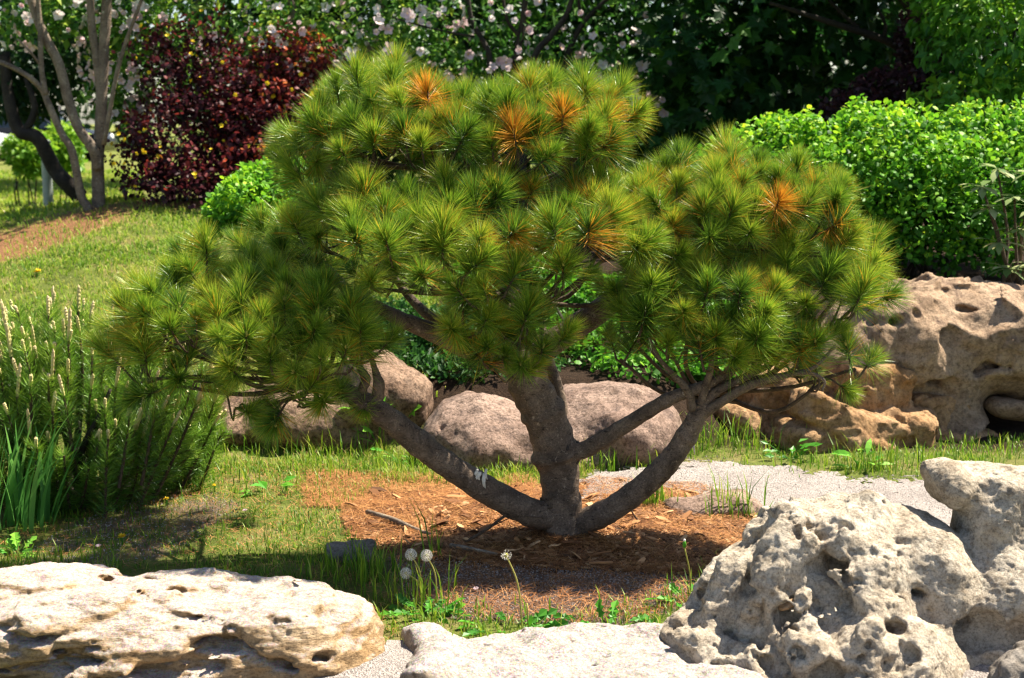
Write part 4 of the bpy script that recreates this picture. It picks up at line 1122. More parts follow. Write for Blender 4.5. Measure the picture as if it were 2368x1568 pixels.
BLADES = [blade_mesh(k, .42 + .04 * (k % 4), .010 + .001 * (k % 3), (.05, .12, .25, .4, -.1, .18)[k]) for k in range(6)]
for k in range(52):
    o = bpy.data.objects.new('leaf', BLADES[int(rng.integers(6))]); COL.objects.link(o); o.parent = iris
    r_ = rng.random() ** .5 * .12; a = rng.random() * 6.283
    o.location = (math.cos(a) * r_ * 1.2, math.sin(a) * r_, -.015)
    o.rotation_euler = (rng.normal() * .07 - .5 * math.sin(a) * r_, (1.1 * math.cos(a) * r_) + rng.normal() * .10, rng.normal() * .5)
    o.scale = (1, 1, .65 + .45 * rng.random())

# ------------------------------------------------------------------ leafy shrubs and trees
def leaf_dirs(nn, droop=0.0, out=.5, jit=.8):
    n = len(nn)
    D = unit(nn * out + rng.normal(size=(n, 3)) * jit + np.array([0, 0, -droop]))
    N = unit(nn * .5 + np.array([0, 0, .8]) + rng.normal(size=(n, 3)) * .5)
    return D, N

def shrub(name, label, cat, base_, ells, n, size, kind_, mat, shell=.6, stems=9, zmin=-.5, droop=0.0, tint0=.15, up_tint=.55, bark='dark_bark', jit=.8, group=None, stem_r=.012, wid=1.0, ragged=.07, copper=0.0):
    root = thing(name, base_, label, cat, group)
    P, nn = ellip_points(ells, n, shell, zmin)
    keep = P[:, 2] > terrain(P[:, 0], P[:, 1]) + .03
    P, nn = P[keep], nn[keep]
    cl = vnoise(P, 4.5, 91)
    P = P + nn * ((cl + .5 * vnoise(P, 10.0, 93)) * ragged)[:, None]
    D, N = leaf_dirs(nn, droop, jit=jit)
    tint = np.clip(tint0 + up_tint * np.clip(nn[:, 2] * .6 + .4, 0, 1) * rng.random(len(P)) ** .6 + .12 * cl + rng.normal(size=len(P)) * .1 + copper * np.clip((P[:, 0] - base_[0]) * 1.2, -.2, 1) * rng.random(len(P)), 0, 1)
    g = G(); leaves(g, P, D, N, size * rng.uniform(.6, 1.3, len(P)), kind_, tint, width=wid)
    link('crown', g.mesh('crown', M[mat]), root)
    E_ = np.asarray(ells)
    for k in range(stems):
        e = E_[int(rng.integers(len(E_)))]
        p1 = e[:3] + rng.normal(size=3) * e[3:] * .3
        b0 = np.array([base_[0] + rng.normal() * .12, base_[1] + rng.normal() * .1, 0]); b0[2] = terrain(b0[0], b0[1]) - .03
        g = G(); tube(g, np.array([b0, b0 * .5 + p1 * .5 + rng.normal(size=3) * .05, p1]), [stem_r, stem_r * .8, stem_r * .4], 7, 10, rough=.15, rf=30)
        link('stem', g.mesh('stem', M[bark], True), root)
    return root

def EL(u, v, Y, ru, rv, ry):
    s = px(Y); c = at(u, v, Y)
    return (*c, ru * s, ry, rv * s)

shrub('hedge_shrub', 'broad rounded bright green shrub above the weathered rock', 'shrub', at(2120, 610, 9.1) * [1, 1, 0] + [0, 0, .68],
      [EL(1800, 390, 9.4, 190, 100, .5), EL(2050, 400, 9.2, 240, 130, .6), EL(2250, 420, 9.2, 230, 150, .6), EL(2130, 500, 8.95, 200, 110, .45), EL(1960, 420, 9.3, 190, 120, .5), EL(2420, 420, 9.3, 180, 140, .6), EL(1760, 480, 9.3, 150, 90, .5), EL(2150, 575, 8.9, 230, 60, .4), EL(2050, 290, 9.3, 120, 40, .3), EL(1830, 300, 9.4, 70, 40, .25), EL(2280, 290, 9.3, 120, 45, .3)],
      30000, .040, 'round', 'hedge', .66, 14, -.7, tint0=.10, up_tint=.8, ragged=.13, jit=1.0)
shrub('hedge_shrub', 'small rounded bright green shrub on the grass slope beside the pine crown', 'shrub', at(600, 560, 9.0) * [1, 1, 0] + [0, 0, .45],
      [EL(590, 480, 9.0, 105, 75, .4), EL(650, 430, 9.2, 90, 65, .4), EL(540, 510, 8.9, 60, 50, .3), EL(700, 520, 9.0, 110, 80, .4)], 9000, .036, 'round', 'hedge', .7, 8, -.6, tint0=.12, up_tint=.75)
shrub('hedge_shrub', 'low green shrub growing behind the boulders under the pine', 'shrub', at(1430, 880, 8.0) * [1, 1, 0] + [0, 0, .32],
      [EL(1420, 800, 8.0, 140, 75, .35), EL(1580, 830, 7.9, 100, 60, .3), EL(1300, 790, 8.2, 110, 70, .35), EL(1660, 780, 8.2, 130, 80, .4), EL(1480, 850, 7.6, 140, 45, .22), EL(1640, 860, 7.7, 100, 40, .2), EL(1330, 700, 8.6, 140, 70, .3), EL(1200, 650, 8.8, 140, 70, .3), EL(1450, 690, 8.7, 120, 60, .3)], 14500, .036, 'round', 'hedge', .6, 8, -.7, tint0=.05, up_tint=.5)
shrub('hedge_shrub', 'dark leafy undergrowth shrub in the gap behind the brown boulder', 'shrub', at(1030, 860, 7.9) * [1, 1, 0] + [0, 0, .32],
      [EL(1020, 790, 8.0, 120, 70, .3), EL(900, 760, 8.3, 110, 70, .3), EL(1130, 760, 8.2, 90, 60, .3), EL(1080, 850, 7.6, 150, 45, .22), EL(1250, 860, 7.7, 120, 40, .22), EL(1040, 870, 7.5, 90, 35, .15), EL(960, 840, 7.7, 80, 40, .2)], 9500, .05, 'point', 'quince_leaf', .4, 6, -.7, tint0=.05, up_tint=.35)

# maroon barberry with yellow flowers
bar_ells = [EL(430, 330, 12.4, 150, 110, .6), EL(620, 330, 12.5, 140, 110, .6), EL(410, 170, 12.5, 75, 90, .4), EL(560, 190, 12.6, 110, 90, .5), EL(690, 180, 12.6, 80, 80, .4), EL(480, 90, 12.6, 40, 50, .25), EL(375, 110, 12.5, 45, 60, .25), EL(330, 360, 12.3, 60, 70, .4), EL(520, 400, 12.1, 230, 60, .5), EL(450, 430, 12.0, 160, 40, .4), EL(620, 240, 12.4, 110, 80, .4), EL(730, 260, 12.7, 60, 70, .4), EL(500, 250, 12.4, 150, 60, .4), EL(740, 150, 12.7, 60, 60, .3), EL(660, 110, 12.7, 60, 40, .3)]
bar = shrub('barberry_shrub', 'large maroon-leaved shrub dotted with small yellow flowers on the slope crest', 'shrub', at(500, 440, 12.4), bar_ells, 16000, .045, 'round', 'maroon', .5, 12, -.95, tint0=.05, up_tint=.62, jit=1.0, ragged=.28, copper=.5)
def flower_mesh(n, size, cup, mat, seed=0, wid=1.0):
    r = np.random.default_rng(seed); g = G()
    a = np.arange(n) / n * 6.283 + r.normal(size=n) * .12
    D = np.stack([np.cos(a) * math.cos(cup), np.sin(a) * math.cos(cup), np.full(n, math.sin(cup))], -1)
    N = np.stack([-np.cos(a) * math.sin(cup), -np.sin(a) * math.sin(cup), np.full(n, math.cos(cup))], -1)
    leaves(g, np.zeros((n, 3)), D, N, size * r.uniform(.9, 1.1, n), 'round', .55 + .3 * r.random(n), 0, wid)
    c = np.array([[0, 0, .10 * size], [.12 * size, 0, .2 * size], [-.06 * size, .1 * size, .2 * size], [-.06 * size, -.1 * size, .2 * size]])
    g.add(c, [[0, 1, 2], [0, 2, 3], [0, 3, 1], [1, 3, 2]], None, .9, 1)
    return g.mesh('flower', [mat, M['yellow_petal']])
PINK = [flower_mesh(5, .046, .35 + .25 * k, M['petal'], k) for k in range(4)]
YEL = [flower_mesh(5, .022, .6, M['yellow_petal'], k) for k in range(2)]
def put_flowers(root, meshes, P, nn, scale=(.8, 1.6)):
    inv = root.matrix_basis.inverted()
    for p, d in zip(P, nn):
        o = bpy.data.objects.new('flower', meshes[int(rng.integers(len(meshes)))]); COL.objects.link(o); o.parent = root
        R = frame(unit(d + rng.normal(size=3) * .45 + np.array([0, -.35, .1])), rng.random() * 6)
        o.matrix_basis = Matrix.Translation(Vector(p.tolist()) - root.location) @ Matrix(R.tolist()).to_4x4() @ Matrix.Scale(rng.uniform(*scale), 4)
P, nn = ellip_points(bar_ells, 420, .98, -.4)
sel = (nn[:, 1] < .1)
fu, fv = project(P)
P = P + nn * .05
put_flowers(bar, YEL, P[sel][:120], nn[sel][:120], (.7, 1.3))

# flowering quince trees behind
def big_tree(name, label, base_, stems_uv, Yt, ells, n, size, kind_, mat, bark, flowers=0, radii=(.07, .03), tint0=.15, up=.5, shell=.35, droop=.15, zmin=-.9, cat='tree', flower_ok=None, jit=.9, wid=1.0):
    root = thing(name, base_, label, cat)
    for pts, r0, r1 in stems_uv:
        q = np.array([at(u, v, Y) for u, v, Y in pts])
        g = G(); tube(g, q, np.linspace(r0, r1, 4), 12, max(14, 5 * len(q)), rough=.07, rf=12, seed=int(abs(q[0, 0]) * 100) % 97)
        link('trunk' if r0 > .032 else 'branch', g.mesh('stem', M[bark], True), root)
    P, nn = ellip_points(ells, n, shell, zmin)
    keep = P[:, 2] > terrain(P[:, 0], P[:, 1]) + .05
    P, nn = P[keep], nn[keep]
    cl = vnoise(P, 2.6, 92)
    k2 = rng.random(len(P)) < np.clip(.75 + .9 * cl, .12, 1)
    P, nn, cl = P[k2], nn[k2], cl[k2]
    D, N = leaf_dirs(nn, droop, jit=jit)
    tint = np.clip(tint0 + up * rng.random(len(P)) ** 1.4 + .12 * cl + rng.normal(size=len(P)) * .08, 0, 1)
    g = G(); leaves(g, P, D, N, size * rng.uniform(.65, 1.25, len(P)), kind_, tint, width=wid)
    link('crown', g.mesh('crown', M[mat]), root)
    if flowers:
        P, nn = ellip_points(ells, flowers * 12, .97, -.8); P = P + nn * .07
        fu, fv = project(P)
        ok = (fu > -20) & (fu < 2390) & (fv > -15) & (fv < 430) & (nn[:, 1] < .05)
        if flower_ok: ok &= flower_ok(fu, fv)
        put_flowers(root, PINK, P[ok][:flowers], nn[ok][:flowers])
    return root

QY = 13.2
def Z1(*z):   # points read in the enlarged top middle of the photograph
    return [(789.4 + .3334 * a, .3334 * b_, Y) for a, b_, Y in z]
big_tree('quince_tree', 'blossoming shrubby tree with pale pink flowers behind the maroon shrub', at(760, 400, QY) * [1, 1, 0] + [0, 0, .85],
         [([(760, 420, QY), (740, 250, QY), (700, 120, QY), (660, -60, QY)], .05, .03), ([(770, 420, QY), (820, 260, QY), (860, 100, QY), (900, -80, QY)], .05, .03)], QY,
         [EL(520, 60, QY, 260, 150, .8), EL(820, 90, QY, 240, 170, .8), EL(330, 130, QY, 120, 150, .6), EL(680, 230, QY + .2, 260, 160, .7), EL(950, 200, QY + .3, 180, 150, .7), EL(650, -190, QY + .2, 380, 200, 1.0)],
         13000, .085, 'point', 'quince_leaf', 'grey_bark', 290, tint0=.45, up=.6, flower_ok=lambda u, v: v < 330)
big_tree('quince_tree', 'blossoming shrubby tree with several brown stems behind the pine top', at(1180, 250, 12.6) * [1, 1, 0] + [0, 0, .8],
         [(Z1((1000, 1500, 12.5), (1005, 800, 12.5), (1030, 430, 12.5), (960, 250, 12.5), (900, 130, 12.5), (860, -150, 12.5)), 0.035, 0.017),
          (Z1((1140, 1500, 12.6), (1170, 800, 12.6), (1200, 440, 12.6), (1250, 200, 12.6), (1290, -150, 12.6)), 0.043, 0.023),
          (Z1((1235, 250, 12.6), (1150, 140, 12.55), (1105, -100, 12.5)), 0.020, 0.012),
          (Z1((1240, 1500, 12.4), (1280, 800, 12.4), (1340, 400, 12.4), (1450, 250, 12.4), (1560, 100, 12.4), (1640, -150, 12.4)), 0.035, 0.020),
          (Z1((1460, 1500, 12.7), (1490, 800, 12.7), (1540, 480, 12.7), (1600, 300, 12.7), (1700, 130, 12.7), (1900, -60, 12.7)), 0.035, 0.017),
          (Z1((1690, 150, 12.7), (1650, 60, 12.7), (1640, -120, 12.7)), 0.017, 0.012),
          (Z1((960, 260, 12.5), (780, 230, 12.45), (560, 180, 12.4), (350, 120, 12.4)), 0.012, 0.006)], 12.6,
         [EL(1050, 70, 13.0, 240, 180, .7), EL(1330, 90, 13.1, 260, 190, .7), EL(1180, 250, 13.2, 330, 150, .6), EL(1480, 260, 13.2, 200, 170, .6), EL(1250, -190, 12.8, 420, 200, 1.1), EL(1480, 380, 13.0, 120, 80, .5)],
         11000, .09, 'point', 'quince_leaf', 'dark_bark', 200, tint0=.22, up=.5, flower_ok=lambda u, v: v < 330)
def Z3(*z):
    return [(1578.8 + .3336 * a, .3336 * b_, Y) for a, b_, Y in z]
big_tree('maple_tree', 'dark shady maple with broad lobed leaves above the bright green shrub', at(1900, 300, 12.0) * [1, 1, 0] + [0, 0, .8],
         [(Z3((1650, 900, 12.3), (1800, 500, 12.2), (1850, 220, 12.2), (1800, 90, 12.2), (1740, -120, 12.2)), .09, .07),
          (Z3((1880, 240, 12.2), (1900, 100, 12.2), (1930, -100, 12.2)), .06, .05),
          (Z3((600, 20, 11.6), (850, 100, 11.6), (1100, 180, 11.7), (1380, 270, 11.8), (1560, 370, 12.0), (1700, 520, 12.1)), .014, .045),
          (Z3((1500, -30, 11.9), (1580, 80, 11.9), (1660, 180, 12.0)), .03, .035),
          (Z3((1010, 0, 11.7), (1120, 110, 11.7), (1210, 190, 11.75)), .014, .02),
          (Z3((1350, 60, 11.7), (1400, 170, 11.75), (1390, 265, 11.8)), .01, .018)], 12.0,
         [EL(1680, 90, 12.4, 220, 180, .7), EL(1900, 60, 12.7, 220, 150, .7), EL(1600, 260, 12.8, 170, 140, .6), EL(1800, 230, 12.9, 220, 110, .6), EL(1850, -200, 12.0, 420, 230, 1.4), EL(2150, -220, 12.2, 320, 220, 1.2)],
         5200, .15, 'maple', 'maple_leaf', 'dark_bark', 0, tint0=.12, up=.7, droop=.5)
shrub('purple_shrub', 'dim purple-leaved shrub in shade above the bright green shrub', 'shrub', at(2100, 300, 11.3) * [1, 1, 0] + [0, 0, .8],
      [EL(2080, 220, 11.4, 110, 70, .4), EL(2170, 170, 11.5, 80, 110, .4), EL(1990, 250, 11.4, 90, 50, .4), EL(2120, 90, 11.6, 50, 60, .3)], 6000, .045, 'round', 'purple', .5, 6, -.8, tint0=.1, up_tint=.6)
shrub('spring_shrub', 'tall shrub with drooping pointed fresh green leaves at the hedge end', 'shrub', at(2300, 320, 10.4) * [1, 1, 0] + [0, 0, .75],
      [EL(2300, 90, 10.6, 170, 130, .6), EL(2250, 230, 10.5, 140, 70, .5), EL(2390, 210, 10.4, 130, 110, .5), EL(2330, -120, 10.8, 240, 140, .8), EL(2200, 30, 10.8, 90, 80, .4)], 6500, .088, 'point', 'spring_leaf', .45, 8, -.9, droop=.9, tint0=.15, up_tint=.7, stem_r=.016)

# rhododendron at the right edge
rb_ = at(2330, 690, 8.25); rb_[2] = terrain(rb_[0], rb_[1])
rho = thing('rhododendron', rb_, 'sparse shrub with whorls of long pale olive leaves beside the weathered rock', 'shrub')
for (u, v, Y) in ((2305, 390, 8.3), (2345, 455, 8.2), (2290, 480, 8.25), (2360, 530, 8.15), (2310, 560, 8.2), (2375, 400, 8.3), (2330, 620, 8.15), (2385, 610, 8.2), (2400, 480, 8.1), (2270, 430, 8.35)):
    c = at(u, v, Y)
    g = G(); tube(g, np.array([rb_ + [rng.normal() * .05, 0, 0], (rb_ + c) / 2 + [.05, .06, -.03], c]), [.012, .009, .006], 7, 12)
    link('stem', g.mesh('stem', M['twig'], True), rho)
    n = 11; a = np.arange(n) / n * 6.283 + rng.random()
    D = np.stack([np.cos(a), np.sin(a), rng.uniform(-.5, .3, n)], -1)
    for k in range(n):
        g = G(); leaves(g, c[None], D[k][None], np.array([[0, 0, 1.0]]) + D[k] * .3, .15 * rng.uniform(.75, 1.15), 'long', np.array([rng.random()]), width=1.15)
        link('leaf', g.mesh('leaf', M['rhodo'], True), rho)

# ------------------------------------------------------------------ left background: many-stemmed tree, post, far lawn, cars, far trees
lt = [([(228, 520, 12.1), (228, 470, 12.1), (226, 370, 12.1), (232, 300, 12.1), (236, 200, 12.1), (241, 100, 12.1), (247, 0, 12.1), (250, -120, 12.1)], .058, .04),
      ([(236, 240, 12.1), (223, 133, 12.1), (213, 67, 12.1), (209, 0, 12.1), (204, -120, 12.1)], .038, .03),
      ([(226, 390, 12.05), (215, 345, 12.0), (180, 293, 12.0), (157, 227, 12.0), (137, 150, 12.0), (100, 77, 12.0), (73, 0, 12.0), (50, -100, 12.0)], .045, .036),
      ([(212, 515, 12.0), (203, 480, 12.0), (187, 450, 12.0), (167, 350, 11.95), (143, 310, 11.95), (113, 243, 11.95), (97, 207, 11.95), (60, 173, 11.9), (0, 143, 11.9), (-60, 130, 11.9)], .042, .017),
      ([(105, 220, 11.95), (95, 150, 11.95), (93, 67, 11.95), (88, 0, 11.95), (85, -100, 11.95)], .024, .018),
      ([(240, 335, 12.0), (267, 183, 11.95), (290, 100, 11.95), (327, 0, 11.9), (360, -90, 11.9)], .020, .013),
      ([(93, 150, 11.95), (70, 120, 11.9), (40, 90, 11.9)], .011, .007)]
big_tree('blossom_tree', 'grey-barked tree with several slanting stems and pink blossom on the slope crest', at(222, 470, 12.1), lt, 12.1,
         [EL(300, 120, 12.9, 70, 180, .35), EL(170, 30, 12.9, 150, 70, .5), EL(290, 250, 12.9, 35, 60, .25), EL(80, 40, 12.8, 110, 70, .5), EL(180, -170, 12.4, 340, 170, 1.0), EL(200, 230, 12.7, 40, 40, .2)],
         4600, .10, 'point', 'quince_leaf', 'grey_bark', 110, tint0=.3, up=.65, shell=.3)
# steel post on the far lawn
pb = at(113, 492, 18.0); pb[2] = float(terrain(pb[0], 18.0)); post_h = float(at(112, 330, 18.0)[2] - pb[2])
g = G(); tube(g, np.array([pb - [0, 0, .1], pb + [0, 0, .5 * post_h], pb + [0, 0, post_h]]), [.065, .062, .06], 20, 12)
post = thing('post', pb, 'plain grey-green metal post standing on the sunny lawn beyond the slope', 'post')
M['post'] = plain_mat('painted_steel', (0.30, 0.34, 0.31), .45, .2, .12, 20)
link('shaft', g.mesh('shaft', M['post'], True), post)
g = G(); tube(g, np.array([pb + [0, 0, post_h], pb + [0, 0, post_h + .04]]), [.068, .05], 20, 3)
link('cap', g.mesh('cap', M['post'], True), post)
# dark leaning tree behind it
db = at(182, 448, 16.5); db[2] = float(terrain(db[0], db[1]))
big_tree('far_tree', 'dark shaded tree with a bent trunk leaning over the sunny lawn', db,
         [([(186, 455, 16.5), (150, 418, 16.4), (127, 393, 16.4), (87, 320, 16.3), (43, 300, 16.3), (20, 220, 16.3), (10, 120, 16.3)], .10, .06), ([(60, 303, 16.3), (80, 250, 16.3), (60, 180, 16.3)], .05, .03)], 16.5,
         [EL(70, 150, 17, 170, 110, .9), EL(180, 130, 17.2, 130, 100, .8), EL(-60, 170, 17, 150, 120, .8), EL(60, 240, 17, 110, 50, .7), EL(60, -80, 16.8, 260, 140, 1.2)], 9000, .12, 'point', 'dark_leaf', 'dark_bark', 0, tint0=.1, up=.5, shell=.2)
# light shrubs on the lawn
for (u, v, Y, ru, rv, lab) in ((65, 345, 20, 55, 40, 'small yellow-green shrub on the lawn in front of the parked cars'), (150, 330, 21, 45, 50, 'thin yellow-green sapling behind the metal post')):
    c = at(u, v, Y); bz = float(terrain(c[0], Y))
    shrub('lawn_shrub', lab, 'shrub', np.array([c[0], Y, bz]), [EL(u, v, Y, ru, rv, .4), EL(u + 10, v + 45, Y, ru * .7, rv * .5, .3)], 1800, .10, 'point', 'spring_leaf', .3, 5, -.9, tint0=.45, up_tint=.5)
# parked cars
def car(name, label, x, y, col, face):
    z = float(terrain(x, y))
    root = thing(name, (x, y, z), label, 'car')
    paint = plain_mat(name + '_paint', col, .25, .3, .04, 5, .6)
    glass = plain_mat('car_glass', (.02, .025, .03), .08, 0, .1, 5, .8)
    rub = plain_mat('tyre_rubber', (.02, .02, .02), .8); rimm = plain_mat('rim_alloy', (.45, .45, .46), .35, .8)
    lampm = plain_mat('lamp_lens', (.75, .75, .72), .1, 0, .1, 40, .8)
    prof = [(-2.15, .30), (-2.2, .62), (-2.1, .80), (-1.55, .92), (-1.05, .96), (-.35, 1.42), (.75, 1.46), (1.45, 1.02), (2.05, .95), (2.15, .60), (2.1, .30)]
    Pf = np.array([[face * a, 0, h_] for a, h_ in prof]); n = len(Pf)
    rows = []
    for yy, sx, dz in ((-.82, .985, -.02), (-.86, 1.0, 0), (-.70, 1.0, .02), (0, 1.0, .05), (.70, 1.0, .02), (.86, 1.0, 0), (.82, .985, -.02)):
        R_ = Pf.copy(); R_[:, 0] *= sx; R_[:, 1] = yy * np.where(Pf[:, 2] > 1.1, .80, 1.0); R_[:, 2] += dz * (Pf[:, 2] > .5)
        rows.append(R_)
    V = np.array(rows).reshape(-1, 3); k = len(rows)
    i = np.arange(k - 1)[:, None]; j = np.arange(n)[None]
    Q_ = np.stack([i * n + j, i * n + (j + 1) % n, (i + 1) * n + (j + 1) % n, (i + 1) * n + j], -1).reshape(-1, 4)
    T_ = [[r * n + 0, r * n + a, r * n + a + 1] for r in (0, k - 1) for a in range(1, n - 1)]
    o0 = np.array([x, y, z])
    g = G().add(V + o0, T_, Q_); link('body', g.mesh('body', paint, True), root)
    for sy in (-1, 1):
        w = np.array([[face * -.95, sy * .80, .98], [face * -.38, sy * .715, 1.36], [face * .70, sy * .715, 1.39], [face * 1.25, sy * .80, 1.02]]); t_ = np.array([0, sy * .06, 0])
        g = G().add(np.vstack([w, w + t_]) + o0, None, [[0, 1, 2, 3], [7, 6, 5, 4], [0, 4, 5, 1], [1, 5, 6, 2], [2, 6, 7, 3], [3, 7, 4, 0]]); link('window', g.mesh('window', glass), root)
        for cx_ in (-1.35, 1.35):
            a = np.array([face * cx_, sy * .68, .31]); wh = []
            g = G(); tube(g, np.array([a + o0, a + [0, sy * .20, 0] + o0]), [.31, .31], 20, 3); wl_ = link('wheel', g.mesh('wheel', rub, True), root)
            g = G(); tube(g, np.array([a + [0, sy * .19, 0] + o0, a + [0, sy * .215, 0] + o0]), [.2, .18], 16, 3); link('rim', g.mesh('rim', rimm, True), wl_)
        h0 = np.array([face * -2.12, sy * .62, .70])
        g = G(); tube(g, np.array([h0 + o0, h0 + [face * -.06, 0, 0] + o0]), [.13, .10], 12, 3); link('headlight', g.mesh('headlight', lampm, True), root)
    w = np.array([[face * -1.04, -.72, .99], [face * -1.04, .72, .99], [face * -.42, .62, 1.40], [face * -.42, -.62, 1.40]]); t_ = np.array([face * -.05, 0, .03])
    g = G().add(np.vstack([w, w + t_]) + o0, None, [[0, 1, 2, 3], [7, 6, 5, 4], [0, 4, 5, 1], [1, 5, 6, 2], [2, 6, 7, 3], [3, 7, 4, 0]]); link('windscreen', g.mesh('windscreen', glass), root)
    return root
cc = at(14, 345, 40.0)
car('parked_car', 'silver car parked with its nose showing past the shrub beyond the lawn', cc[0] - 2.2, 40.0, (.55, .57, .60), -1)
car('parked_car', 'dark car parked behind the silver car beyond the lawn', cc[0] - 0.6, 44.5, (.03, .035, .05), -1)

# far wood closing the view
def wood(name, label, boxes, n, size, mat):
    g = G()
    per = n // len(boxes)
    for (x0, x1, y0, y1, z0, z1) in boxes:
        P = np.stack([rng.uniform(x0, x1, per), rng.uniform(y0, y1, per), z0 + (z1 - z0) * rng.random(per)], -1)
        c_ = fbm(P * [1, 1, .9], .55, 2, 77)
        P = P[c_ > -.22]
        D, N = leaf_dirs(rand_dirs(len(P)) * .5 + [0, -.4, 0], .2)
        leaves(g, P, D, N, size * rng.uniform(.6, 1.3, len(P)), 'point', np.clip(.1 + .75 * rng.random(len(P)) ** 2.2, 0, 1))
    o = link(name, g.mesh(name, M[mat])); tag(o, label, 'wood', kind='stuff')
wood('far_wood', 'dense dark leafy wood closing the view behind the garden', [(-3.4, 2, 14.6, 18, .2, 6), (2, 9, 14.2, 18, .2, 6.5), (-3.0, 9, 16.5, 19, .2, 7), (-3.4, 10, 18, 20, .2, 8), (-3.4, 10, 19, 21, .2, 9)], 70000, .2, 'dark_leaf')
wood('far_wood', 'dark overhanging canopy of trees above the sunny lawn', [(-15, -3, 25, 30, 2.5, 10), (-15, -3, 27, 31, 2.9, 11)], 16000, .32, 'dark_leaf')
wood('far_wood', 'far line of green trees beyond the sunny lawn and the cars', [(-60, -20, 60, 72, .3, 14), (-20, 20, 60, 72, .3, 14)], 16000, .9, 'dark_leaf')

# ------------------------------------------------------------------ grass
def grass_blades(P, h, w, lean, tint):
    n = len(P)
    a = rng.random(n) * 6.283
    side = np.stack([np.cos(a), np.sin(a), np.zeros(n)], -1)
    ld = np.stack([-np.sin(a), np.cos(a), np.zeros(n)], -1) * (lean * rng.random(n) ** .7)[:, None]
    up = np.array([0, 0, 1.0])
    m_ = P + up * (h * .55)[:, None] + ld * (h * .35)[:, None]
    t_ = P + up * (h * (1 - .25 * lean))[:, None] + ld * h[:, None]
    s_ = side * w[:, None]
    V = np.stack([P - s_, P + s_, m_ - s_ * .8, m_ + s_ * .8, t_], 1)
    T = (np.array([[0, 1, 3], [0, 3, 2], [2, 3, 4]])[None] + (np.arange(n) * 5)[:, None, None]).reshape(-1, 3)
    tv = np.stack([tint - .12, tint - .12, tint, tint, tint + .10], 1)
    return V.reshape(-1, 3), T, np.clip(tv, 0, 1).ravel()

def near_grass():
    g = G()
    for gi, (poly, dens) in enumerate(GRASS):
        pl = np.array([on_ground(u, v)[:2] for u, v in poly])
        lo, hi = pl.min(0), pl.max(0)
        n = int(dens * 1.5 * np.prod(hi - lo))
        xy = rng.uniform(lo, hi, (n, 2))
        P = np.stack([xy[:, 0], xy[:, 1], terrain(xy[:, 0], xy[:, 1]) - .006], -1)
        u, v = project(P)
        P0 = P * [1, 1, 0]
        w = 24 * vnoise(P0, 4.0, 51)
        ok = inpoly(u + w, v + .5 * w, poly)
        cl = vnoise(P0, 3.2, 52) + .5 * vnoise(P0, 9.0, 53)
        th = inpoly(u + w, v + .5 * w, THIN)
        ok &= rng.random(n) < np.clip(.55 + .55 * cl, .05, 1) * np.where(th, .45, 1) * np.where(inpoly(u, v, MULCH), .25, 1)
        P = P[ok]; cl = cl[ok]; k = len(P)
        tall = rng.random(k)
        h = .022 + .045 * tall ** 2 + np.where(rng.random(k) < .03, .06 * rng.random(k), 0)
        if gi in (1, 3): h = h * 1.5
        tint = np.clip((.36, .55, .45, .60, .42)[gi] + .18 * rng.normal(size=k) + .12 * cl + np.where(rng.random(k) < .10, .4, 0), 0, 1)
        V, T, tt = grass_blades(P, h, .0013 + .0011 * rng.random(k), .75, tint)
        g.add(V, T, None, tt)
    return g
g = near_grass()
tag(link('grass', g.mesh('grass', M['grass'])), 'short green grass with dry straw blades growing round the pine', 'grass', kind='stuff')
# taller single blades
g = G()
tall_at = [(1500, 1170, 30, .16, 90), (1700, 1195, 50, .24, 60), (1390, 1085, 50, .18, 110), (1480, 1060, 60, .18, 140), (600, 1010, 110, .20, 90), (760, 1040, 80, .18, 80), (890, 1090, 60, .16, 70), (1080, 1095, 80, .12, 80), (960, 1390, 60, .20, 60),
           (830, 1330, 70, .16, 160), (1640, 1400, 40, .15, 60), (1560, 1470, 40, .12, 50), (1690, 1035, 60, .20, 110), (1880, 1085, 110, .10, 110), (2010, 1085, 45, .18, 70), (2150, 1075, 90, .13, 90), (2300, 1045, 70, .12, 70), (1000, 1290, 15, .24, 10), (620, 1110, 120, .15, 80), (90, 1310, 90, .08, 160), (420, 1120, 60, .12, 60), (1020, 1440, 120, .10, 140), (250, 1120, 60, .18, 60)]
for (u, v, w_, h_, n) in tall_at:
    c = on_ground(u, v)
    s_ = px(c[1]) * w_
    xy = c[:2] + rng.normal(size=(n, 2)) * [s_, s_ * .6]
    P = np.stack([xy[:, 0], xy[:, 1], terrain(xy[:, 0], xy[:, 1]) - .006], -1)
    V, T, tt = grass_blades(P, h_ * rng.uniform(.35, 1.1, n), .0022 + .0016 * rng.random(n), .55, np.clip(.5 + .2 * rng.normal(size=n), 0, 1))
    g.add(V, T, None, tt)
tag(link('tall_grass', g.mesh('tall_grass', M['grass'])), 'taller wild grass blades in scattered clumps along stones and path', 'grass', kind='stuff')
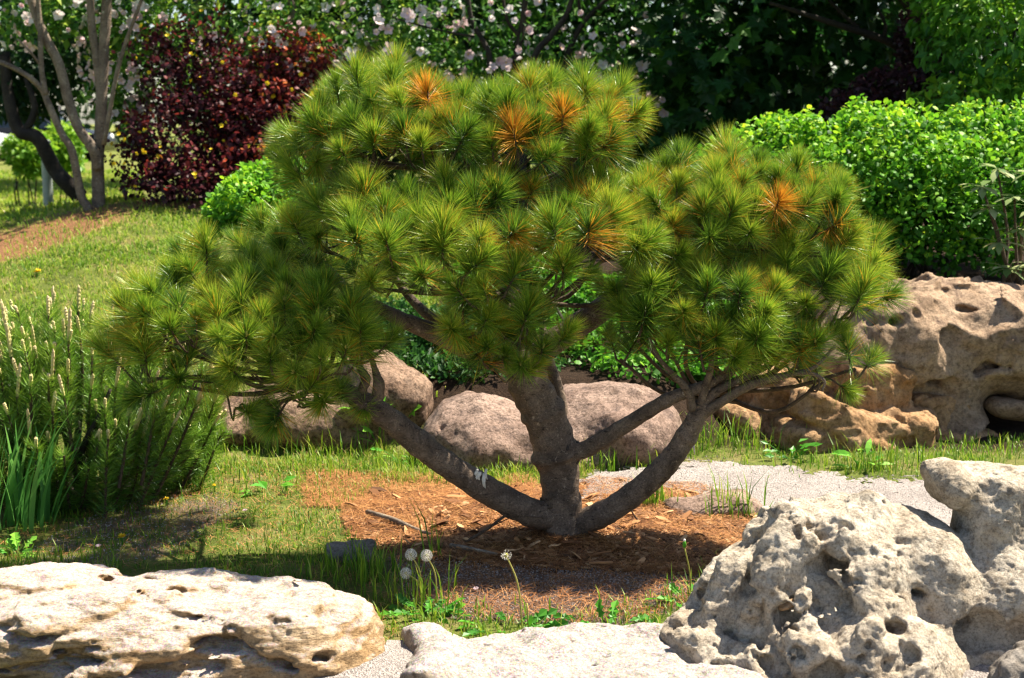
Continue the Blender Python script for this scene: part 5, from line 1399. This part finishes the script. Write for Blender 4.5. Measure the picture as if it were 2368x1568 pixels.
# slope grass
n = 120000
xy = np.stack([rng.uniform(-6.5, .2, n), 7.3 + 5.3 * rng.random(n) ** .8], -1)
P = np.stack([xy[:, 0], xy[:, 1], terrain(xy[:, 0], xy[:, 1]) - .006], -1)
u, v = project(P); P0 = P * [1, 1, 0]
cl = fbm(P0, 1.5, 3, 55)
br = bare_d(u, v) - .85 + .25 * vnoise(P0, 1.6, 31)
br = np.minimum(br, np.hypot((u - 420) / 170, (v - 468) / 24) - .8 + .3 * vnoise(P0, 1.9, 33))
ok = (rng.random(n) < np.clip(.6 + .55 * cl, .08, 1)) & ((br > 0) | (rng.random(n) < .28)) & (u > -80) & (P[:, 0] < -.35)
P, cl = P[ok], cl[ok]; k = len(P)
V, T, tt = grass_blades(P, .025 + .055 * rng.random(k) ** 2, .0026 + .0022 * rng.random(k), .8, np.clip(.58 + .16 * rng.normal(size=k) - .25 * cl + np.where(rng.random(k) < .14, .3, 0), 0, 1))
tag(link('slope_grass', G().add(V, T, None, tt).mesh('slope_grass', M['grass'])), 'mown grass with yellowed patches covering the slope below the maroon shrub', 'grass', kind='stuff')
# far lawn grass
n = 60000
xy = np.stack([rng.uniform(-16, -1.5, n), 13.0 + 22 * rng.random(n) ** 1.6], -1)
P = np.stack([xy[:, 0], xy[:, 1], terrain(xy[:, 0], xy[:, 1]) - .006], -1)
u, v = project(P); ok = (u > -60) & (u < 330)
P = P[ok]; k = len(P)
V, T, tt = grass_blades(P, .05 + .07 * rng.random(k), .008 + .008 * rng.random(k), .8, np.clip(.68 + .12 * rng.normal(size=k) + .15 * vnoise(P * [1, 1, 0], .5, 57), 0, 1))
tag(link('lawn_grass', G().add(V, T, None, tt).mesh('lawn_grass', M['grass'])), 'sunny yellow-green lawn beyond the slope crest', 'grass', kind='stuff')

# ------------------------------------------------------------------ wood chips, fallen needles, pebbles
def chip_mesh(seed):
    r = np.random.default_rng(seed); g = G()
    L = .5; n = 5
    t = np.linspace(-1, 1, n)
    w = (.16 + .10 * r.random()) * (1 - .55 * np.abs(t) ** 2.5) + r.normal(size=n) * .02
    zc = .10 * (1 - t ** 2) * r.uniform(-.6, 1.0) + r.normal(size=n) * .015
    th = .045
    top = np.stack([np.stack([t * L, -w + r.normal(size=n) * .03, zc + th], -1), np.stack([t * L, w + r.normal(size=n) * .03, zc + th + r.normal() * .03], -1)], 1)
    bot = top - [0, 0, 2 * th]
    V = np.concatenate([top.reshape(-1, 3), bot.reshape(-1, 3)])
    Q_ = []
    for i in range(n - 1):
        a, b_, c_, d_ = 2 * i, 2 * i + 1, 2 * i + 3, 2 * i + 2
        o = 2 * n
        Q_ += [[a, d_, c_, b_], [a + o, b_ + o, c_ + o, d_ + o], [a, a + o, d_ + o, d_], [b_, c_, c_ + o, b_ + o]]
    Q_ += [[0, 1, 1 + 2 * n, 2 * n], [2 * n - 1, 2 * n - 2, 4 * n - 2, 4 * n - 1]]
    g.add(V, None, Q_, .5 + .1 * r.normal())
    return g.mesh('wood_chip', M['chip'])
CHIPS = [chip_mesh(k) for k in range(9)]
def mulch_points(n, poly, wob=26):
    pl = np.array([on_ground(u, v)[:2] for u, v in poly]); lo, hi = pl.min(0), pl.max(0)
    xy = rng.uniform(lo, hi, (n, 2))
    P = np.stack([xy[:, 0], xy[:, 1], terrain(xy[:, 0], xy[:, 1])], -1)
    u, v = project(P); w = wob * vnoise(P * [1, 1, 0], 5.0, 58)
    ok = inpoly(u + w, v + .5 * w, poly)
    return P[ok], u[ok], v[ok]
P, u, v = mulch_points(1700, MULCH)
dens = np.exp(-(((u - 1150) / 330) ** 2 + ((v - 1245) / 70) ** 2)) + .15
ok = rng.random(len(P)) < dens
P = P[ok]
big = P[:290]
for p in big:
    o = bpy.data.objects.new('wood_chip', CHIPS[int(rng.integers(9))]); COL.objects.link(o); o.parent = ground
    s_ = .024 + .05 * rng.random() ** 2.5
    o.location = (p[0], p[1], p[2] + .008 + .012 * rng.random())
    o.rotation_euler = (rng.normal() * .35, rng.normal() * .3, rng.random() * 6.28)
    o.scale = (s_ * 1.3, s_ * (.6 + .7 * rng.random()), s_)
P, u, v = mulch_points(16000, MULCH)
g = G()
cm = []
for me_ in CHIPS:
    co = np.zeros(len(me_.vertices) * 3, np.float32); me_.vertices.foreach_get('co', co)
    q = np.zeros(len(me_.loops), np.int32); me_.loops.foreach_get('vertex_index', q)
    cm.append((co.reshape(-1, 3), q.reshape(-1, 4)))
for p in P[:5200]:
    co, q = cm[int(rng.integers(9))]
    R = np.array((Matrix.Rotation(rng.random() * 6.28, 3, 'Z') @ Matrix.Rotation(rng.normal() * .35, 3, 'X')))
    s_ = .010 + .030 * rng.random() ** 2
    g.add((co * [s_ * 1.3, s_, s_]) @ R.T + p + [0, 0, .006], None, q, np.clip(.45 + .33 * rng.normal(), 0, 1))
tag(link('mulch', g.mesh('mulch', M['chip'])), 'crumbled brown wood mulch spread round the pine trunk', 'mulch', kind='stuff')
# fallen needles
def needles_on(g, P, L, tint):
    n = len(P); a = rng.random(n) * 6.283
    d = np.stack([np.cos(a), np.sin(a), rng.normal(size=n) * .16], -1); L = L * rng.uniform(.6, 1.2, n)
    s_ = np.stack([-np.sin(a), np.cos(a), np.zeros(n)], -1) * .0009
    z = np.array([0, 0, 1.0])
    c = P + z * (.004 + .012 * rng.random(n))[:, None]
    m_ = c + z * .006 + s_ * rng.normal(size=n)[:, None] * 6
    a_, b_ = c - d * (L / 2)[:, None], c + d * (L / 2)[:, None]
    V = np.stack([a_ - s_, a_ + s_, m_ - s_, m_ + s_, b_], 1).reshape(-1, 3)
    T = (np.array([[0, 1, 3], [0, 3, 2], [2, 3, 4]])[None] + (np.arange(n) * 5)[:, None, None]).reshape(-1, 3)
    g.add(V, T, None, np.repeat(tint, 5))
g = G()
P, u, v = mulch_points(26000, MULCH); needles_on(g, P, .09, np.clip(.42 + .32 * rng.normal(size=len(P)) + .35 * vnoise(P * [1, 1, 0], 9.0, 59), 0, 1))
P, u, v = mulch_points(4000, SOIL); needles_on(g, P, .08, np.clip(.45 + .25 * rng.normal(size=len(P)), 0, 1))
P, u, v = mulch_points(9000, [(700, 1090), (1240, 1110), (1240, 1150), (900, 1180), (700, 1180)]); needles_on(g, P, .09, np.clip(.6 + .25 * rng.normal(size=len(P)), 0, 1))
P, u, v = mulch_points(5000, GRASS[0][0]); needles_on(g, P, .07, np.clip(.6 + .25 * rng.normal(size=len(P)), 0, 1))
tag(link('needle_litter', g.mesh('needle_litter', M['litter'])), 'rusty fallen pine needles strewn over the mulch', 'litter', kind='stuff')
# pebbles and grit on soil, path
def grit(name, label, polys, size, tint, lift=0.0):
    tv = np.array([[1, 0, 0], [-.5, .87, 0], [-.5, -.87, 0], [0, 0, .9], [0, 0, -.6]]); tt = np.array([[0, 1, 3], [1, 2, 3], [2, 0, 3], [1, 0, 4], [2, 1, 4], [0, 2, 4]])
    g = G()
    for poly, n in polys:
        P, u, v = mulch_points(n, poly, 18); k = len(P)
        a = rng.random(k) * 6.28; s_ = size * (.5 + 1.3 * rng.random(k) ** 2)
        X = tv[None, :, 0] * np.cos(a)[:, None] - tv[None, :, 1] * np.sin(a)[:, None]; Yv = tv[None, :, 0] * np.sin(a)[:, None] + tv[None, :, 1] * np.cos(a)[:, None]
        V = P[:, None, :] + np.stack([X, Yv * rng.uniform(.6, 1, k)[:, None], np.broadcast_to(tv[None, :, 2], X.shape)], -1) * s_[:, None, None] + [0, 0, lift]
        g.add(V.reshape(-1, 3), (tt[None] + (np.arange(k) * 5)[:, None, None]).reshape(-1, 3), None, np.repeat(np.clip(tint + .25 * rng.normal(size=k), 0, 1), 5))
    tag(link(name, g.mesh(name, M['pebble'])), label, 'gravel', kind='stuff')
grit('soil_grit', 'pale grit and small crumbs lying on the bare grey-brown soil', [(SOIL, 16000), (THIN, 3500)], .0032, .55, .001)
grit('path_gravel', 'fine pale gravel covering the path behind the pine', [(PATHP, 12000)], .0042, .62, .012)

# ------------------------------------------------------------------ dandelions
def seed_head(g, c, R, n=95, full=1.0):
    th = np.arccos(1 - 2 * (np.arange(n) + .5) / n); ph = np.pi * (1 + 5 ** .5) * np.arange(n)
    d = np.stack([np.sin(th) * np.cos(ph), np.sin(th) * np.sin(ph), np.cos(th)], -1)
    d = d[rng.random(n) < full]
    for k in d:
        s_ = unit(np.cross(k, [.3, .2, .9])) * .00045; t_ = np.cross(k, unit(s_)) 
        a, b_ = c + k * .006, c + k * R * .80
        V = [a - s_, a + s_, b_ - s_, b_ + s_]; T = [[0, 1, 3], [0, 3, 2]]
        x = unit(s_)
        m_ = 7
        for q in range(m_):
            an = q / m_ * 6.283 + rng.random()
            e = c + k * (R * rng.uniform(.93, 1.03)) + (x * math.cos(an) + t_ * math.sin(an)) * R * .24
            w_ = (x * -math.sin(an) + t_ * math.cos(an)) * .0004
            i = len(V); V += [b_ - w_, b_ + w_, e]; T += [[i, i + 1, i + 2]]
        g.add(np.array(V), T, None, .95)
    # brown seeds in the middle
    P = c + d * .0065; D = d; N = np.cross(d, [.2, .4, .8])
    leaves(g, P, D, N, .006, 'long', .05)

def dandelion(label, head_uv, base_uv, R, full=1.0, n=95, lean=0.0):
    b0 = on_ground(*base_uv); Yh = float(b0[1]) - lean
    h0 = at(head_uv[0], head_uv[1], Yh)
    root = thing('dandelion', b0, label, 'dandelion')
    g = G(); midp = (b0 + h0) / 2 + np.array([(.012 if head_uv[0] < base_uv[0] else -.012), 0, .02])
    tube(g, np.array([b0 - [0, 0, .02], midp, h0]), [.0032, .0028, .0024], 7, 16, tint=.5)
    link('stem', g.mesh('stem', M['stalk'], True), root)
    g = G(); seed_head(g, h0, R, n, full)
    link('seed_head', g.mesh('seed_head', M['fluff']), root)
    g = G(); tube(g, np.array([h0 - [0, 0, .008], h0, h0 + [0, 0, .006]]), [.004, .0062, .004], 8, 5, tint=.3)
    link('flower_base', g.mesh('flower_base', M['stalk'], True), root)
dandelion('upper white dandelion clock nearer the small grey stone, of three together', (950, 1282), (976, 1395), .0225)
dandelion('upper white dandelion clock nearer the half-blown one, of three together', (986, 1284), (1010, 1400), .0225)
dandelion('round white dandelion clock, lowest of the three together', (938, 1325), (980, 1398), .0215)
dandelion('half-blown dandelion clock alone on a tall bare stem over grey soil', (1170, 1283), (1208, 1450), .019, .16, 150)
# a closed bud on a stem
b0 = on_ground(1595, 1395); h0 = at(1582, 1265, float(b0[1]))
root = thing('dandelion', b0, 'closed dandelion bud with a white tip on a thin stem by the wood chips', 'dandelion')
g = G(); tube(g, np.array([b0, (b0 + h0) / 2 + [.01, 0, 0], h0]), [.003, .0026, .0024], 7, 12, tint=.3); link('stem', g.mesh('stem', M['stalk'], True), root)
g = G(); tube(g, np.array([h0, h0 + [0, 0, .012], h0 + [0, 0, .022]]), [.005, .007, .004], 8, 6, tint=.5); link('bud', g.mesh('bud', M['weed'], True), root)
g = G(); tube(g, np.array([h0 + [0, 0, .021], h0 + [0, 0, .029]]), [.004, .0035], 8, 3, tint=.9); link('white_tip', g.mesh('white_tip', M['fluff'], True), root)
b0 = on_ground(1222, 1455); h0 = at(1218, 1395, float(b0[1]))
root = thing('flower_stalk', b0, 'short cut yellow-green stalk standing beside the tall half-blown dandelion', 'stalk')
g = G(); tube(g, np.array([b0 - [0, 0, .01], h0]), [.0035, .003], 7, 6, tint=.4); link('stem', g.mesh('stem', M['stalk'], True), root)
g = G(); leaves(g, (b0 + [0, 0, .005])[None], np.array([[.2, -.1, 1.0]]), np.array([[0, -1.0, .2]]), .05, 'long', .5); link('leaf', g.mesh('leaf', M['weed'], True), root)
# yellow flowers in the lawn
for (u, v, lab, R) in ((283, 1253, 'open yellow dandelion flower in the thin grass above the tan slab', .020), (385, 1163, 'small yellow dandelion flower in the shaded grass', .014), (496, 1130, 'small yellow dandelion flower at the edge of the sunlit grass', .011), (88, 632, 'yellow flower on the slope behind the cream candles', .035)):
    b0 = on_ground(u, v + 8)
    root = thing('dandelion_flower', b0, lab, 'flower')
    c = b0 + [0, 0, .03]
    g = G(); tube(g, np.array([b0, c]), [.003, .003], 6, 4, tint=.2); link('stem', g.mesh('stem', M['weed'], True), root)
    n = 46; a = rng.random(n) * 6.28; el = rng.uniform(.1, 1.1, n)
    D = np.stack([np.cos(a) * np.cos(el), np.sin(a) * np.cos(el), np.sin(el)], -1)
    g = G(); leaves(g, np.repeat(c[None], n, 0), D, np.repeat(np.array([[0, 0, 1.0]]), n, 0) - D * .3, R * rng.uniform(.8, 1.1, n), 'long', rng.random(n), 0, 1.2)
    link('petals', g.mesh('petals', M['yellow_petal']), root)

# leafy weeds
def weed(label, u, v, n, size, kind_, mat, spread, rise, tint=.55, stems=True, name='weed'):
    b0 = on_ground(u, v); root = thing(name, b0, label, 'plant')
    for k in range(n):
        a = rng.random() * 6.28; r_ = spread * math.sqrt(rng.random())
        c = b0 + [math.cos(a) * r_, math.sin(a) * r_ * .6, rise * rng.random()]
        c[2] = max(c[2], float(terrain(c[0], c[1])) + .008)
        D = np.array([math.cos(a), math.sin(a) * .7 - .2, rng.uniform(-.05, .5)]); N = np.array([0, -.35, 1.0]) + rng.normal(size=3) * .3
        g = G()
        if stems and rise > .06: tube(g, np.array([b0 + [math.cos(a) * .02, math.sin(a) * .02, 0], c]), [.002, .0016], 5, 3, tint=.4)
        leaves(g, c[None], D[None], N[None], size * rng.uniform(.6, 1.2), kind_, np.array([np.clip(tint + .2 * rng.normal(), 0, 1)]), width=.62 if kind_ == 'lobed' else 1.0)
        link('leaf', g.mesh('leaf', M[mat]), root)
weed('bright green plant with lobed leaves between the boulders and the low pine limb', 875, 1025, 16, .085, 'maple', 'weed', .12, .20, .75)
weed('bright green lobed seedling leaves in front of the brown boulder', 930, 995, 7, .085, 'maple', 'weed', .06, .16, .7)
weed('low lobed weed leaves below the low pine limb in sunlit grass', 950, 1075, 14, .06, 'lobed', 'weed', .16, .08, .7)
weed('dandelion rosette of toothed leaves at the foot of the three clocks', 990, 1430, 20, .075, 'lobed', 'weed', .11, .025, .25, False)
weed('dandelion rosette of toothed leaves behind the flat pale slab', 1180, 1462, 22, .08, 'lobed', 'weed', .14, .025, .25, False)
weed('dandelion rosette of toothed leaves between cut stalk and limestone', 1400, 1462, 22, .08, 'lobed', 'weed', .14, .025, .3, False)
weed('dandelion rosette of toothed leaves under the closed bud', 1600, 1395, 20, .075, 'lobed', 'weed', .11, .025, .3, False)
weed('small toothed rosette in dry grass at the foot of the sword-leaved clump', 40, 1290, 10, .09, 'lobed', 'weed', .05, .05, .65, False)
weed('broad-leaved weed at the edge of the gravel path under the ochre rocks', 1830, 1060, 14, .075, 'point', 'weed', .13, .08, .15)
weed('fresh green weed beside the upright ochre stone', 2000, 1085, 12, .10, 'long', 'weed', .08, .12, .7)
weed('small leafy weed at the edge of shade behind the tan slab', 620, 1140, 9, .08, 'point', 'weed', .08, .05, .5, False)
# fallen petals
for i, (u, v, lab) in enumerate(((220, 1262, 'pink fallen petal on the grit below the candle-tipped pine'), (775, 1265, 'pink fallen petal beside the small grey stone'), (560, 1180, 'pink fallen petal in the shaded grass'), (1093, 1362, 'pink fallen petal on the soil beside the clocks'))):
    p = on_ground(u, v, .012)
    g = G(); leaves(g, p[None], np.array([[1.0, .3, .1]]), np.array([[0, -.5, 1.0]]), .022, 'round', .3)
    tag(link('fallen_petal', g.mesh('fallen_petal', M['petal'])), lab, 'petal')
# twigs on the ground
def twig(name, label, pts, rad, side=(), mat='twig'):
    g = G(); tube(g, np.array(pts), rad, 8, 24, rough=.18, rf=60)
    root = thing(name, pts[0], label, 'twig')
    link('stick', g.mesh('stick', M[mat], True), root)
    for q in side:
        g = G(); tube(g, np.array(q), [rad[-1] * .8, rad[-1] * .4], 6, 8, rough=.15, rf=60); link('side_twig', g.mesh('side_twig', M[mat], True), root)
def gp(u, v, lift): return on_ground(u, v, lift)
f0 = gp(1075, 1255, .012); Yf = float(f0[1])
twig('fallen_twig', 'forked brown twig propped against the trunk foot', [f0, at(1130, 1220, Yf + .02), at(1180, 1186, Yf + .05), at(1240, 1180, Yf + .08), at(1290, 1170, Yf + .1)], [.006, .006, .005, .003],
     [[at(1180, 1186, Yf + .05), at(1230, 1195, Yf + .04), at(1270, 1198, Yf + .04)], [at(1240, 1180, Yf + .08), at(1275, 1150, Yf + .09), at(1300, 1140, Yf + .1)], [at(1130, 1220, Yf + .02), at(1190, 1192, Yf)]])
twig('fallen_twig', 'pale upright stick standing in front of the trunk', [gp(1262, 1238, -.01), at(1258, 1190, Yf + .14), at(1250, 1150, Yf + .14)], [.006, .0055, .005])
twig('fallen_twig', 'grey broken stick lying on the wood chips beside the half-blown dandelion', [gp(1040, 1262, .015), gp(1090, 1270, .018), gp(1150, 1282, .012)], [.010, .009, .006], mat='grey_bark')
twig('fallen_twig', 'mossy curved branch lying across the chips under the low limb', [gp(850, 1185, .015), gp(910, 1202, .022), gp(960, 1225, .015), gp(1000, 1238, .01)], [.012, .011, .009, .006], mat='grey_bark')
twig('fallen_twig', 'thin bent twig under the rising branch', [gp(1480, 1210, .01), at(1465, 1190, 5.6), at(1452, 1165, 5.6)], [.004, .004, .003])
